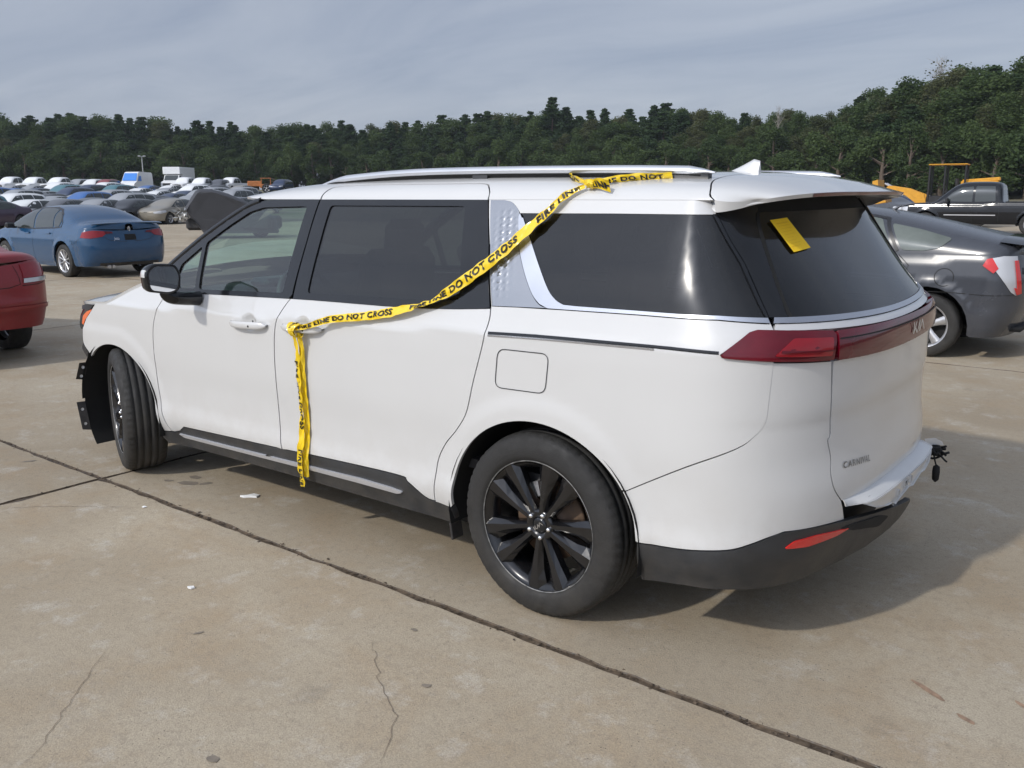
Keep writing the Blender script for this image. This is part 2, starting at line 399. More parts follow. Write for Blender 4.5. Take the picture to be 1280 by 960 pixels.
def van_W(x,z):
    x=np.asarray(x,float); z=np.asarray(z,float)
    zc=1.012+.0335*(2.9-np.clip(x,-.6,3.0)); wz=np.where(z<1.06,sstep(.72,1.0,z),1-.45*sstep(1.25,1.62,z))
    y=van_prof(z+(1.06-zc)*wz)
    k=.014
    y=y-k*((x-1.25)/1.75)**2
    for cx in (0.0,3.09):
        r=np.hypot(x-cx,z-.37); y=y+.008*(1-sstep(.455,.530,r))*sstep(.2,.34,r)
    return y
def van_S(s,z):
    s=np.asarray(s,float); z=np.asarray(z,float); s,z=np.broadcast_arrays(np.atleast_1d(s),np.atleast_1d(z)); sh=s.shape
    x=s.copy(); y=van_W(np.clip(s,VX0,VXF),z)
    # rear
    m=s<VX0
    if m.any():
        ph=(VX0-s[m])/.97; w=y[m]; L=VX0-van_xr(z[m]); n=2.9-.2*sstep(1.1,1.35,z[m])
        c=np.cos(ph); sn=np.sin(ph)
        r=(np.abs(c/w)**n+np.abs(sn/L)**n)**(-1/n)
        x[m]=VX0-r*sn; y[m]=r*c
    m=s>VXF
    if m.any():
        ph=(s[m]-VXF)/.97; w=y[m]; L=.98-.28*sstep(.80,1.02,z[m]); n=4.2
        c=np.cos(ph); sn=np.sin(ph)
        r=(np.abs(c/w)**n+np.abs(sn/L)**n)**(-1/n)
        x[m]=VXF+r*sn; y[m]=r*c
    return np.stack([x,y,z],-1)
def van_R(x,t):
    """roof section: t 0 at the drip line on the left, 1 at the centre"""
    x=np.asarray(x,float); t=np.asarray(t,float); x,t=np.broadcast_arrays(x,t)
    xc=np.clip(x,VX0,VXF); z0=np.minimum(1.602,van_roof(x)-.015); y0=van_W(xc,z0)-.6*np.clip(VX0-x,0,1)**1.7
    zr=van_roof(x)
    dz=.85*(zr-z0); p1z=z0+dz; p1y=y0-dz*(van_W(xc,z0-.03)-van_W(xc,z0))/.03; p2y=.835*y0; p2z=zr+.003
    u=1-t
    y=u**3*y0+3*u*u*t*p1y+3*u*t*t*p2y
    z=u**3*z0+3*u*u*t*p1z+3*u*t*t*p2z+t**3*(zr+.016)
    return np.stack([x,y,z],-1)
# ---- SURF END
# ------------------------------------------------------------------ ground
def concrete(name, joints=False, rand=True):
    m, t = new_mat(name)
    b = nd(t, 'ShaderNodeBsdfPrincipled'); o = nd(t, 'ShaderNodeOutputMaterial'); t.links.new(b.outputs[0], o.inputs[0])
    g = nd(t, 'ShaderNodeNewGeometry')
    def noise(sc, det=6, ro=.6, vec=None, dist=0):
        n = nd(t, 'ShaderNodeTexNoise'); setin(n, {'Scale': sc, 'Detail': det, 'Roughness': ro, 'Distortion': dist}); t.links.new(vec or g.outputs['Position'], n.inputs['Vector']); return n.outputs[0]
    def rng_(x, a, b_, c, d):
        r = nd(t, 'ShaderNodeMapRange'); setin(r, {1: a, 2: b_, 3: c, 4: d}); t.links.new(x, r.inputs[0]); return r.outputs[0]
    def mix(f, a, b_, bt='MIX'):
        x = nd(t, 'ShaderNodeMixRGB', blend_type=bt)
        for i, q in enumerate((f, a, b_)):
            if isinstance(q, (float, int)): x.inputs[i].default_value = q
            elif isinstance(q, tuple): x.inputs[i].default_value = (*q, 1)
            else: t.links.new(q, x.inputs[i])
        return x.outputs[0]
    base = mix(rng_(noise(.55, 5, .55, dist=.6), .34, .66, 0., 1.), (.330, .270, .188), (.460, .398, .298))
    base = mix(rng_(noise(1.7, 8, .68, dist=.4), .47, .70, 0., .72), base, (.345, .255, .155))           # brown clay stains
    base = mix(rng_(noise(4.5, 8, .7), .54, .76, 0., .65), base, (.58, .555, .50))                    # scuffed pale patches
    base = mix(rng_(noise(26, 6, .75), .50, .74, 0., .60), base, (.220, .178, .135))
    base = mix(rng_(noise(150, 4, .7), .40, .68, 0., .55), base, (.175, .148, .116))                   # sand grains
    vo = nd(t, 'ShaderNodeTexVoronoi'); setin(vo, {'Scale': 46}); t.links.new(g.outputs['Position'], vo.inputs['Vector'])
    sp = rng_(vo.outputs['Distance'], .06, .13, 1., 0.)
    base = mix(mix(rng_(noise(2.4, 3), .36, .62, 0.05, .9), (0., 0., 0.), sp), base, (.060, .048, .036))   # dark pits and crumbs
    # swept streaks from tyres and dragging
    mpn = nd(t, 'ShaderNodeMapping'); mpn.inputs['Rotation'].default_value = (0, 0, R(12)); mpn.inputs['Scale'].default_value = (.35, 5.0, 1); t.links.new(g.outputs['Position'], mpn.inputs[0])
    base = mix(rng_(noise(2.0, 6, .65, mpn.outputs[0]), .56, .75, 0., .30), base, (.27, .232, .185))
    # a few oily drips
    vo2 = nd(t, 'ShaderNodeTexVoronoi'); setin(vo2, {'Scale': 1.15}); 
    wv = nd(t, 'ShaderNodeVectorMath', operation='ADD'); nn = nd(t, 'ShaderNodeTexNoise'); setin(nn, {'Scale': 9, 'Detail': 4}); t.links.new(g.outputs['Position'], nn.inputs['Vector'])
    sc_ = nd(t, 'ShaderNodeVectorMath', operation='SCALE'); sc_.inputs['Scale'].default_value = .16; t.links.new(nn.outputs['Color'], sc_.inputs[0])
    t.links.new(g.outputs['Position'], wv.inputs[0]); t.links.new(sc_.outputs[0], wv.inputs[1]); t.links.new(wv.outputs[0], vo2.inputs['Vector'])
    base = mix(rng_(vo2.outputs['Distance'], .045, .085, .22, 0.), base, (.12, .10, .08))
    if rand:
        oi = nd(t, 'ShaderNodeObjectInfo'); base = mix(1., base, rng_(oi.outputs['Random'], 0, 1, .93, 1.05), 'MULTIPLY')
    if joints:   # far slabs: the sawn joints are too fine to build there
        sx = nd(t, 'ShaderNodeSeparateXYZ'); t.links.new(g.outputs['Position'], sx.inputs[0])
        for ax, o0, step in (('X', 3.05, 6.4), ('Y', 1.15, 6.75)):
            a = nd(t, 'ShaderNodeMath', operation='SUBTRACT'); a.inputs[1].default_value = o0; t.links.new(sx.outputs[ax], a.inputs[0])
            p = nd(t, 'ShaderNodeMath', operation='PINGPONG'); p.inputs[1].default_value = step/2; t.links.new(a.outputs[0], p.inputs[0])
            base = mix(rng_(p.outputs[0], .03, .06, .7, 0.), base, (.07, .058, .045))
    t.links.new(base, b.inputs['Base Color']); setin(b, {'Roughness': .82, 'Specular IOR Level': .35})
    bp = nd(t, 'ShaderNodeBump'); setin(bp, {'Strength': .35, 'Distance': .006})
    hs = nd(t, 'ShaderNodeMath', operation='ADD'); t.links.new(noise(60, 6, .75), hs.inputs[0]); t.links.new(noise(240, 3, .7), hs.inputs[1])
    t.links.new(hs.outputs[0], bp.inputs['Height']); t.links.new(bp.outputs[0], b.inputs['Normal'])
    return m
concrete('concrete'); concrete('concrete_far', joints=True, rand=False)
# dirt, gravel and thin grass of the storage yard further out
m, t = new_mat('yard_dirt')
b = nd(t, 'ShaderNodeBsdfPrincipled'); o = nd(t, 'ShaderNodeOutputMaterial'); t.links.new(b.outputs[0], o.inputs[0]); setin(b, {'Roughness': .95})
g = nd(t, 'ShaderNodeNewGeometry'); n1 = nd(t, 'ShaderNodeTexNoise'); setin(n1, {'Scale': .16, 'Detail': 8, 'Roughness': .65}); t.links.new(g.outputs['Position'], n1.inputs['Vector'])
r1 = nd(t, 'ShaderNodeValToRGB'); e = r1.color_ramp.elements; e[0].position = .38; e[0].color = (.20, .165, .12, 1); e[1].position = .62; e[1].color = (.09, .10, .045, 1)
t.links.new(n1.outputs[0], r1.inputs[0]); t.links.new(r1.outputs[0], b.inputs['Base Color'])
pbr('joint_dirt', (.080, .058, .038), .95, var=.6, vscale=30)
pbr('moss', (.05, .06, .02), .95, var=.4, vscale=40)

def sst(a, b, x):
    q = min(1, max(0, (x-a)/(b-a))); return q*q*(3-2*q)
def yard_z(x, y):
    """the yard is level round the van and climbs gently towards the wood"""
    d = math.hypot(x, y); return 2.25*sst(58, 150, d)
# one sheet out to the horizon; concrete near, yard dirt beyond
mb = MB(); rings = [0, 20, 40, 52, 58, 66, 75, 85, 95, 105, 120, 135, 150, 200, 400, 1000, 3000]; seg = 72; v = []; f = []; mm = []
for i, r_ in enumerate(rings):
    for k in range(seg):
        a = 2*math.pi*k/seg; x, y = r_*math.cos(a), r_*math.sin(a); v.append((x, y, yard_z(x, y)-.0085))
for i in range(len(rings)-1):
    for k in range(seg):
        k2 = (k+1) % seg; f.append((i*seg+k, (i+1)*seg+k, (i+1)*seg+k2, i*seg+k2)); mm.append(0 if rings[i+1] <= 58 else 1)
mb.add(v, f, mm)
ground = tag(mb.build('ground', ['joint_dirt', 'yard_dirt']), kind='structure')
# cast slabs, each its own piece with ragged arrises; the joints between them hold dirt
SX, SY, OX, OY = 6.4, 6.75, 3.05, 1.15
random.seed(3)
def slab_mesh(near, sx, sy, seed):
    rs = random.Random(seed); st = .11 if near else 1.2; j = .008 if near else .004; gap = .013 if near else .012
    pts = []
    def edge(a, b):
        n = int(math.dist(a, b)/st)
        for i in range(n):
            q = i/n; pts.append((a[0]+(b[0]-a[0])*q+rs.uniform(-j, j)+(rs.random() < .10)*rs.uniform(-.012, .012), a[1]+(b[1]-a[1])*q+rs.uniform(-j, j)+(rs.random() < .10)*rs.uniform(-.012, .012)))
    c = [(gap, gap), (sx-gap, gap), (sx-gap, sy-gap), (gap, sy-gap)]
    for i in range(4): edge(c[i], c[(i+1) % 4])
    n = len(pts); cx, cy = sx/2, sy/2
    ins = [(x+(.003 if x < cx else -.003)*(abs(x-cx) > cx-.05), y+(.003 if y < cy else -.003)*(abs(y-cy) > cy-.05)) for x, y in pts]
    mb = MB()
    v = [(x, y, 0) for x, y in ins]+[(x, y, -.005) for x, y in pts]+[(x, y, -.06) for x, y in pts]
    mb.add(v, [tuple(range(n))]+[(i, i+n, (i+1) % n+n, (i+1) % n) for i in range(n)]+[(i+n, i+2*n, (i+1) % n+2*n, (i+1) % n+n) for i in range(n)], [0]+[1]*(2*n), smooth=False)
    return mb.mesh('concrete_slab', ['concrete', 'joint_dirt'])
far_me = [slab_mesh(False, SX, SY, q) for q in (1, 2)]
ni = 0
for i in range(-2, 8):
    for k in range(-8, 2):
        x0, y0 = OX+i*SX, OY+k*SY
        if x0 > 50 or math.hypot(x0+SX/2, y0+SY/2) > 52: continue
        near = -1 <= i <= 2 and -2 <= k <= 1
        o = link('concrete_slab', slab_mesh(True, SX, SY, i*31+k) if near else far_me[(i+k) % 2], ground, (x0, y0, random.uniform(-.003, .0)))

# crumbs of dirt caught in the near joints
rs = random.Random(17); mb = MB()
for (ax, n) in (('x', 900), ('y', 260)):
    for k in range(n):
        if ax == 'x': p = Vector((rs.uniform(-1.6, 5.2), OY+rs.gauss(0, .013), -.004))
        else: p = Vector((OX+rs.gauss(0, .012), rs.uniform(-1.0, 3.2), -.004))
        s_ = rs.uniform(.003, .010)*(1.6 if rs.random() < .1 else 1); v = [p+Vector((rs.uniform(-s_, s_), rs.uniform(-s_, s_), rs.uniform(0, s_*.9))) for _ in range(4)]
        mb.add(v, [(0, 1, 2), (0, 3, 1), (0, 2, 3), (1, 3, 2)], 0, smooth=False)
jd = mb.build('joint_crumbs', 'joint_dirt', ground); jd['kind'] = 'stuff'
# hairline cracks and stains with shapes of their own
pbr('crack_dark', (.16, .125, .09), .95, var=.4, vscale=40); pbr('oil_stain', (.19, .16, .125), .7, var=.3, vscale=25); pbr('rust_stain', (.27, .18, .12), .85, var=.4, vscale=30)
def crack(pts, w, seed):
    q = random.Random(seed); L = densify(pts, .035, False); L = [(x+q.gauss(0, .006), y+q.gauss(0, .006)) for x, y in L]; A = []; B = []
    for i, (x, y) in enumerate(L):
        e = min(1, i/4, (len(L)-1-i)/4)*w*q.uniform(.35, 1.2)+.0004; a = L[min(i+1, len(L)-1)]; b_ = L[max(i-1, 0)]; d = Vector((a[0]-b_[0], a[1]-b_[1])).normalized(); A.append((x-d.y*e, y+d.x*e, .0012)); B.append((x+d.y*e, y-d.x*e, .0012))
    m_ = MB(); m_.grid([A, B], 0, flip=True); m_.build('crack', 'crack_dark', ground)
crack([(.61, 2.65), (.82, 2.42), (1.065, 2.175)], .0007, 1); crack([(-.213, 2.007), (-.05, 1.80), (.16, 1.68), (.36, 1.514)], .0008, 2); crack([(3.0, 1.75), (2.75, 1.52), (2.40, 1.27)], .0010, 3); crack([(-.2, 2.9), (.1, 2.55), (.28, 2.46)], .0010, 4); crack([(-1.9, .2), (-2.3, -.5), (-2.2, -1.2)], .0012, 5)
def blob(x, y, rx, ry, rot, mat, seed):
    q = random.Random(seed); n = 26; pr = [q.uniform(.6, 1.1) for _ in range(n)]; pr = [(pr[i]+pr[i-1]+pr[(i+1) % n])/3 for i in range(n)]; c, s = math.cos(rot), math.sin(rot)
    v = [(x+(rx*pr[i]*math.cos(6.2832*i/n))*c-(ry*pr[i]*math.sin(6.2832*i/n))*s, y+(rx*pr[i]*math.cos(6.2832*i/n))*s+(ry*pr[i]*math.sin(6.2832*i/n))*c, .0010) for i in range(n)]
    m_ = MB(); m_.add(v, [tuple(range(n))], 0, smooth=False); m_.build('stain', mat, ground)
for i, a in enumerate([(2.566, .888, .075, .035, .4), (2.63, .80, .05, .03, 0), (2.70, .93, .035, .02, .3), (2.48, .83, .045, .025, 1.), (-.02, 1.62, .022, .012, .5), (.29, 1.36, .018, .010, 0), (.92, 1.88, .022, .008, 1.2), (.20, 2.30, .028, .018, 0), (-1.75, -.9, .05, .02, .6), (-1.9, -.55, .03, .012, .2), (3.55, 1.55, .045, .02, .3), (3.75, 1.25, .05, .018, 1.)]): blob(*a, 'oil_stain', i)
for i, a in enumerate([(-1.362, .614, .085, .014, 2.6), (-1.50, .72, .04, .012, 2.7), (-1.62, .52, .03, .01, 2.4)]): blob(*a, 'rust_stain', 40+i)
# ------------------------------------------------------------------ the white minivan (x forward, left side +y, rear axle at x = 0)
van = tag(empty('minivan'), 'white minivan with black wheels and yellow tape tied across its side windows', 'minivan')
SC = VX0-.97*math.pi/2           # s of the rear centre line
def msym(s): return 2*SC-s
def vp(name, poly, mat, parent=van, off=0., holes=(), res=.05, skirt=.014, both=True, surf=van_S, lip=.0015, label=None):
    out = []
    for mir in ((False, True) if both else (False,)):
        mb = MB(); panel(mb, surf, poly, holes, off, res, skirt, 0, mir, lip)
        p = parent if not isinstance(parent, (list, tuple)) else parent[int(mir)]
        o = mb.build(name, mat, p); out.append(o)
        if label: o['label'] = label
    return out
G = .0035                        # half a shut line
arch_r = arc((0, .37), .440, .415, 0, 180)
arch_f = arc((3.105, .362), .412, .405, 0, 180)
BELT = spline([-.9, -.4, 0, .24, .33, 1.42, 2.29, 2.56], [1.205, 1.204, 1.203, 1.192, 1.184, 1.149, 1.118, 1.106])
def belt_line(x0, x1, n=8): return [(x0+(x1-x0)*i/n, float(BELT(x0+(x1-x0)*i/n))) for i in range(n+1)]
fd_front = smooth_line([(2.512, 1.100), (2.575, 1.014), (2.63, .908), (2.657, .761), (2.664, .622), (2.642, .465), (2.612, .365), (2.590, .320)])
gap_bd = smooth_line([(1.440, 1.149), (1.468, 1.12), (1.504, 1.07), (1.534, 1.0), (1.553, .88), (1.562, .744), (1.572, .60), (1.572, .47), (1.560, .402)])
gap_up = [(1.426, 1.17), (1.402, 1.399), (1.387, 1.600)]
sl_rear = smooth_line([(.232, 1.196), (.229, 1.159), (.235, 1.119), (.253, 1.045), (.302, .903), (.345, .77), (.402, .690), (.473, .615), (.520, .533), (.538, .432), (.545, .352)])
clad_top = smooth_line([(2.439, .373), (1.946, .392), (1.516, .407), (1.287, .417), (.763, .430), (.696, .411), (.598, .358), (.545, .352)], 4)
def sh(L, dx, dz=0): return [(a+dx, b_+dz) for a, b_ in L]
clad_fd = [q for q in clad_top if q[0] >= 1.57]; clad_sd = [q for q in clad_top if q[0] < 1.55]

# --- fender
fender_poly = sh(fd_front, G)[::-1] + [(2.60, 1.17), (2.75, 1.135), (2.90, 1.088), (3.05, 1.032), (3.13, 1.002), (3.257, .994)] + smooth_line([(3.257, .994), (3.335, .93), (3.392, .885), (3.43, .80), (3.441, .732), (3.400, .690)], 4)[1:] + \
    [q for q in arc((3.105, .362), .412, .405, 48, 188, 30)] + [(2.70, .305)]
fender = vp('front_fender', fender_poly, 'white_paint', res=.022)
# --- front door
fd_poly = sh(fd_front, -G) + [(2.56, .322), (2.50, .338)] + clad_fd + sh(gap_bd, G)[::-1] + belt_line(1.445, 2.512)
CUP = lambda x, z: arc((x+.005, z+.014), .062, .046, 0, 360, 24)[:-1]
fdoor = vp('front_door', fd_poly, 'white_paint', res=.03, holes=(CUP(1.728, 1.004),))
fd_frame = [(1.393, 1.601), (1.70, 1.599), (1.823, 1.592), (1.895, 1.577)] + smooth_line([(1.939, 1.562), (2.10, 1.487), (2.287, 1.388), (2.505, 1.256), (2.60, 1.185)], 3) + [(2.60, 1.118)] + [(q[0], q[1]+.001) for q in belt_line(2.56, 1.452)] + [(1.430, 1.17), (1.406, 1.399)]
fd_glass = rounded([(1.800, 1.562), (1.464, 1.570), (1.500, 1.172), (2.200, 1.146), (2.216, 1.380), (2.03, 1.478), (1.90, 1.540)], .02)
fd_qg = rounded([(2.245, 1.362), (2.405, 1.262), (2.425, 1.200), (2.395, 1.140), (2.236, 1.145)], .015)
vp('window_frame', fd_frame, 'gloss_black', fdoor, .003, (fd_glass, fd_qg), res=.04, skirt=.02)
vp('window_glass', fd_glass, 'glass_front', fdoor, -.006, res=.06, skirt=0, lip=0)
vp('quarter_glass', fd_qg, 'glass_front', fdoor, -.006, res=.06, skirt=0, lip=0)
# --- sliding door
sd_poly = sh(gap_bd, -G) + clad_sd + sh(sl_rear, G)[::-1] + belt_line(.235, 1.436)
sdoor = vp('sliding_door', sd_poly, 'white_paint', res=.03, holes=(CUP(1.318, 1.022),))
sd_frame = [(1.383, 1.601), (.366, 1.601), (.304, 1.432), (.236, 1.197)] + [(q[0], q[1]+.001) for q in belt_line(.30, 1.419)] + [(1.398, 1.399)]
sd_glass = rounded([(1.300, 1.574), (.474, 1.576), (.440, 1.42), (.392, 1.215), (.66, 1.200), (1.322, 1.182)], .02)
vp('window_frame', sd_frame, 'gloss_black', sdoor, .003, (sd_glass,), res=.04, skirt=.02)
vp('window_glass', sd_glass, 'glass_privacy', sdoor, -.004, res=.06, skirt=0, lip=0)
vp('upper_panel', smooth_line([(1.383, .0), (1.381, .115), (1.355, .275), (1.29, .310)], 4)+[(1.1, .312), (.8, .292)]+smooth_line([(.455, .285), (.412, .250), (.377, .115), (.371, .0)], 4), 'white_paint', sdoor, surf=van_R, res=.06)
# --- quarter panel
qg = [(.184, 1.552), (-.241, 1.556), (-.620, 1.556), (-.686, 1.471), (-.750, 1.394), (-.829, 1.27), (-.858, 1.229)] + [(-.70, 1.237), (-.42, 1.235), (-.16, 1.232)] + smooth_line([(-.10, 1.234), (-.063, 1.248), (-.023, 1.280), (.031, 1.349), (.113, 1.462), (.168, 1.540)], 4)
orn = [(.353, 1.601)] + smooth_line([(.28, 1.601), (.242, 1.594), (.207, 1.572), (.187, 1.553)], 4) + qg[1:7] + [(-.870, 1.209), (-.70, 1.221), (-.42, 1.219), (-.10, 1.213), (.10, 1.208), (.226, 1.203), (.298, 1.432)]
qp = [(.360, 1.601), (.10, 1.601), (-.30, 1.601), (-.596, 1.601), (-.605, 1.587), (-.627, 1.555), (-.692, 1.470), (-.757, 1.393), (-.836, 1.269), (-.883, 1.190), (-.832, 1.192)] + \
     [(-.805, 1.186), (-.721, 1.115), (-.727, 1.1045), (-.888, 1.0925)] + smooth_line([(-.884, 1.03), (-.880, .967), (-.872, .889), (-.837, .843), (-.786, .805), (-.623, .725), (-.391, .592)], 4) + \
     arc((0, .37), .440, .415, 148, -2, 40) + [(.45, .345), (.541, .348)] + sh(sl_rear, -G)[::-1] + [(.229, 1.204), (.298, 1.432)]
quarter = vp('quarter_panel', qp, 'white_paint', holes=([(q[0], q[1]-.0012) for q in orn[1:]],), res=.024, lip=.0)
vp('side_glass', qg, 'glass_privacy', quarter, -.002, res=.06, skirt=0, lip=0)
chr_ = [(.187, 1.551), (.172, 1.534)] + smooth_line([(.166, 1.534), (.110, 1.459), (.027, 1.346), (-.027, 1.277), (-.067, 1.245), (-.103, 1.231)], 4) + [(-.16, 1.230), (-.42, 1.233), (-.70, 1.235), (-.860, 1.227), (-.869, 1.211), (-.70, 1.223), (-.42, 1.221), (-.10, 1.215), (-.035, 1.214)] + smooth_line([(.004, 1.227), (.042, 1.258), (.092, 1.325), (.140, 1.405), (.169, 1.475), (.189, 1.540)], 4)
vp('chrome_trim', chr_, 'satin_chrome', quarter, .004, res=.05, skirt=.008)
gar = [(.351, 1.600), (.28, 1.600)] + smooth_line([(.242, 1.593), (.208, 1.571), (.190, 1.548), (.172, 1.475), (.143, 1.405), (.095, 1.325), (.045, 1.258), (.006, 1.224), (-.030, 1.2145)], 4) + [(.10, 1.2095), (.224, 1.2045), (.296, 1.432)]
# embossed diamonds pressed into the bright pillar trim
def gar_surf(s, z):
    P = van_S(s, z); s = np.atleast_1d(np.asarray(s, float)); z = np.atleast_1d(np.asarray(z, float)); s, z = np.broadcast_arrays(s, z)
    u = (s-.20+(z-1.40)*-.22)/.034; w = (z-1.40)/.026
    c = np.clip(np.cos(math.pi*(u+w))*np.cos(math.pi*(u-w)), 0, 1)**1.5
    fade = np.exp(-((s-.225-(z-1.4)*.12)/.045)**2)*sstep(1.21, 1.30, z)*(1-sstep(1.52, 1.585, z))
    P[..., 1] += .0036*c*fade; return P
vp('pillar_garnish', gar, 'garnish_silver', quarter, .0025, res=.0085, skirt=.006, surf=gar_surf)
vp('glass_border', [(-.6165, 1.555), (-.6285, 1.5555), (-.6935, 1.4705), (-.7585, 1.3935), (-.8375, 1.2695), (-.8645, 1.2235), (-.8535, 1.2285), (-.825, 1.27), (-.746, 1.394), (-.682, 1.471)], 'gloss_black', quarter, .0035, res=.015, skirt=.016)
# fuel flap with a thin shut line
fl = rounded([(.172, 1.048), (-.066, 1.052), (-.046, .900), (.192, .895)], .035, 5)
vp('fuel_flap_gap', strip_poly(fl+[fl[0]], .0034), 'cladding', quarter, .0022, res=.012, skirt=0, lip=0)
# belt trim: dark strip with a thin bright lip under it
bl = smooth_line([(.222, 1.1035), (-.023, 1.113), (-.362, 1.120), (-.566, 1.123), (-.717, 1.1205)], 5)
vp('belt_trim', strip_poly(bl, .0105), 'gloss_black', quarter, .003, res=.03, skirt=.006)
vp('belt_trim_lip', strip_poly(sh(bl[:14], 0, -.0095), .006), 'satin_chrome', quarter, .004, res=.03, skirt=.006)
# --- tail lamp on the body
tl = [(-.7225, 1.1135), (-.803, 1.183), (-.828, 1.190), (-.883, 1.187), (-1.118, 1.171), (-1.132, 1.160), (-1.120, 1.083), (-1.10, 1.082), (-.888, 1.0955), (-.735, 1.1055)]
tlo = vp('tail_lamp', tl, 'red_lens_dark', van, .012, res=.03, skirt=.03)
vp('lamp_element', rounded([(-.885, 1.112), (-.945, 1.160), (-1.112, 1.152), (-1.104, 1.098)], .01), 'red_lens', tlo, .0165, res=.03, skirt=.006)
vp('lamp_rib', [(-.905, 1.122), (-1.105, 1.113), (-1.106, 1.1175), (-.907, 1.127)], 'red_lens_dark', tlo, .0185, res=.03, skirt=.003)
# --- tailgate (full width: outlines run across the centre line)
def across(L): return L+[(msym(a), b_) for a, b_ in reversed(L)]
tg_edge = smooth_line([(-1.134, 1.073), (-1.149, .892), (-1.158, .811), (-1.146, .793), (-1.171, .729), (-1.173, .669), (-1.199, .611), (-1.251, .562)], 3)
tg_low = across(tg_edge+[(-1.45, .556), (-1.7, .556)])
tailgate = vp('tailgate', tg_low, 'white_paint', both=False, res=.05)[0]
def sline(a0, z0, a1, z1, n=10):
    L = [(a0+(a1-a0)*i/n, z0+(z1-z0)*(1-(1-i/n)**2)) for i in range(n+1)]; return L+[(msym(a), z) for a, z in reversed(L[:-1])]
def band(sl, z0l, z0c, z1l, z1c, sr=None):
    return sline(sl, z0l, SC, z0c)+sline(sr or sl, z1l, SC, z1c)[::-1]
vp('lamp_bar', band(-1.139, 1.080, 1.065, 1.168, 1.161), 'red_lens_dark', tailgate, .016, both=False, res=.035, skirt=.034)
vp('lamp_bar_line', band(-1.145, 1.1435, 1.137, 1.1475, 1.141), 'void_black', tailgate, .0172, both=False, res=.04, skirt=.002)
vp('upper_strip', band(-.888, 1.190, 1.164, 1.208, 1.186), 'white_paint', tailgate, .001, both=False, res=.04, skirt=.02)
vp('chrome_strip', band(-.881, 1.210, 1.188, 1.227, 1.2045), 'satin_chrome', tailgate, .005, both=False, res=.04, skirt=.012)
gl_l = smooth_line([(-.770, 1.560), (-.784, 1.520), (-.843, 1.416), (-.893, 1.32), (-.934, 1.241), (-.948, 1.226)], 3)
rwg = gl_l+[q for q in sline(-.955, 1.225, SC, 1.2065)][1:-1]+[(msym(a), b_) for a, b_ in reversed(gl_l)]
vp('rear_window', rwg, 'glass_privacy', tailgate, -.003, both=False, res=.06, skirt=0, lip=0)
dp = smooth_line([(-.612, 1.583), (-.634, 1.553), (-.699, 1.468), (-.764, 1.391), (-.843, 1.267), (-.866, 1.229)], 3)+[(-.945, 1.2275)]+gl_l[::-1]+[(-.76, 1.60), (-.70, 1.60)]
vp('pillar_garnish', dp, 'gloss_black', tailgate, .002, res=.04, skirt=.02)
vp('window_gasket', strip_poly(gl_l, .012), 'void_black', tailgate, .0035, res=.03, skirt=.01)
# spoiler: a thick wing carried on from the roof
def sp_top(a, b_):
    """a 0..1 front to trailing edge, b -1..1 across"""
    xf = float(np.interp(1-abs(b_), [0, .064, .222, .44, .70, 1], [-.602, -.585, -.574, -.543, -.526, -.521])); xt = -.865+.150*abs(b_)**2.2; x = xf+(xt-xf)*a
    y0 = .795-.085*a**1.1; zr = float(van_roof(-.50))-.062*a**1.4; z0 = 1.588+.012*a
    t = 1-abs(b_); u = 1-t
    p1y = y0-.033; p1z = z0+(zr-z0)*.70; p2y = .835*y0; p2z = zr+.003
    y = u**3*y0+3*u*u*t*p1y+3*u*t*t*p2y; z = u**3*z0+3*u*u*t*p1z+3*u*t*t*p2z+t**3*zr
    Q = van_R(xf, 1-abs(b_)); k = (1-a)**2; y = y*(1-k)+float(Q[1])*k; z = z*(1-k)+float(Q[2])*k
    return (x, y if b_ >= 0 else -y, z)
na, nb_ = 14, 40
top = [[sp_top(i/na, -1+2*j/nb_) for j in range(nb_+1)] for i in range(na+1)]
lowr = []
for i in range(na+1):
    row = []
    for j in range(nb_+1):
        x, y, z = top[i][j]; k = i/na; row.append((x+.006*k, y*(1-.008), z-.013-.028*(1-k)))
    lowr.append(row)
mb = MB(); mb.grid(top, 0, flip=False); mb.grid(lowr, 1, flip=True)
rim = [top[na][j] for j in range(nb_+1)]; rl = [(x+.006, y*.992, z-.013) for x, y, z in rim]
mb.grid([rim, rl], 0); pass
mb.grid([[top[i][0] for i in range(na+1)], [lowr[i][0] for i in range(na+1)]], 0); mb.grid([[lowr[i][nb_] for i in range(na+1)], [top[i][nb_] for i in range(na+1)]], 0)
spoiler = mb.build('spoiler', ['white_paint', 'white_paint'], tailgate)
bl_row = [j for j in range(nb_+1) if 11 <= j <= 29]
mb = MB(); mb.grid([[(rim[j][0]-.0025, rim[j][1], rim[j][2]-.002) for j in bl_row], [(rim[j][0]+.0035, rim[j][1]*.994, rim[j][2]-.0125) for j in bl_row]], 0); mb.build('high_brake_lamp', 'red_lens_dark', tailgate)
# surround above the glass, under the wing
vp('window_header', [(-.765, 1.556), (msym(-.765), 1.556), (msym(-.75), 1.612), (-.75, 1.612)], 'void_black', tailgate, -.006, both=False, res=.05, skirt=0)
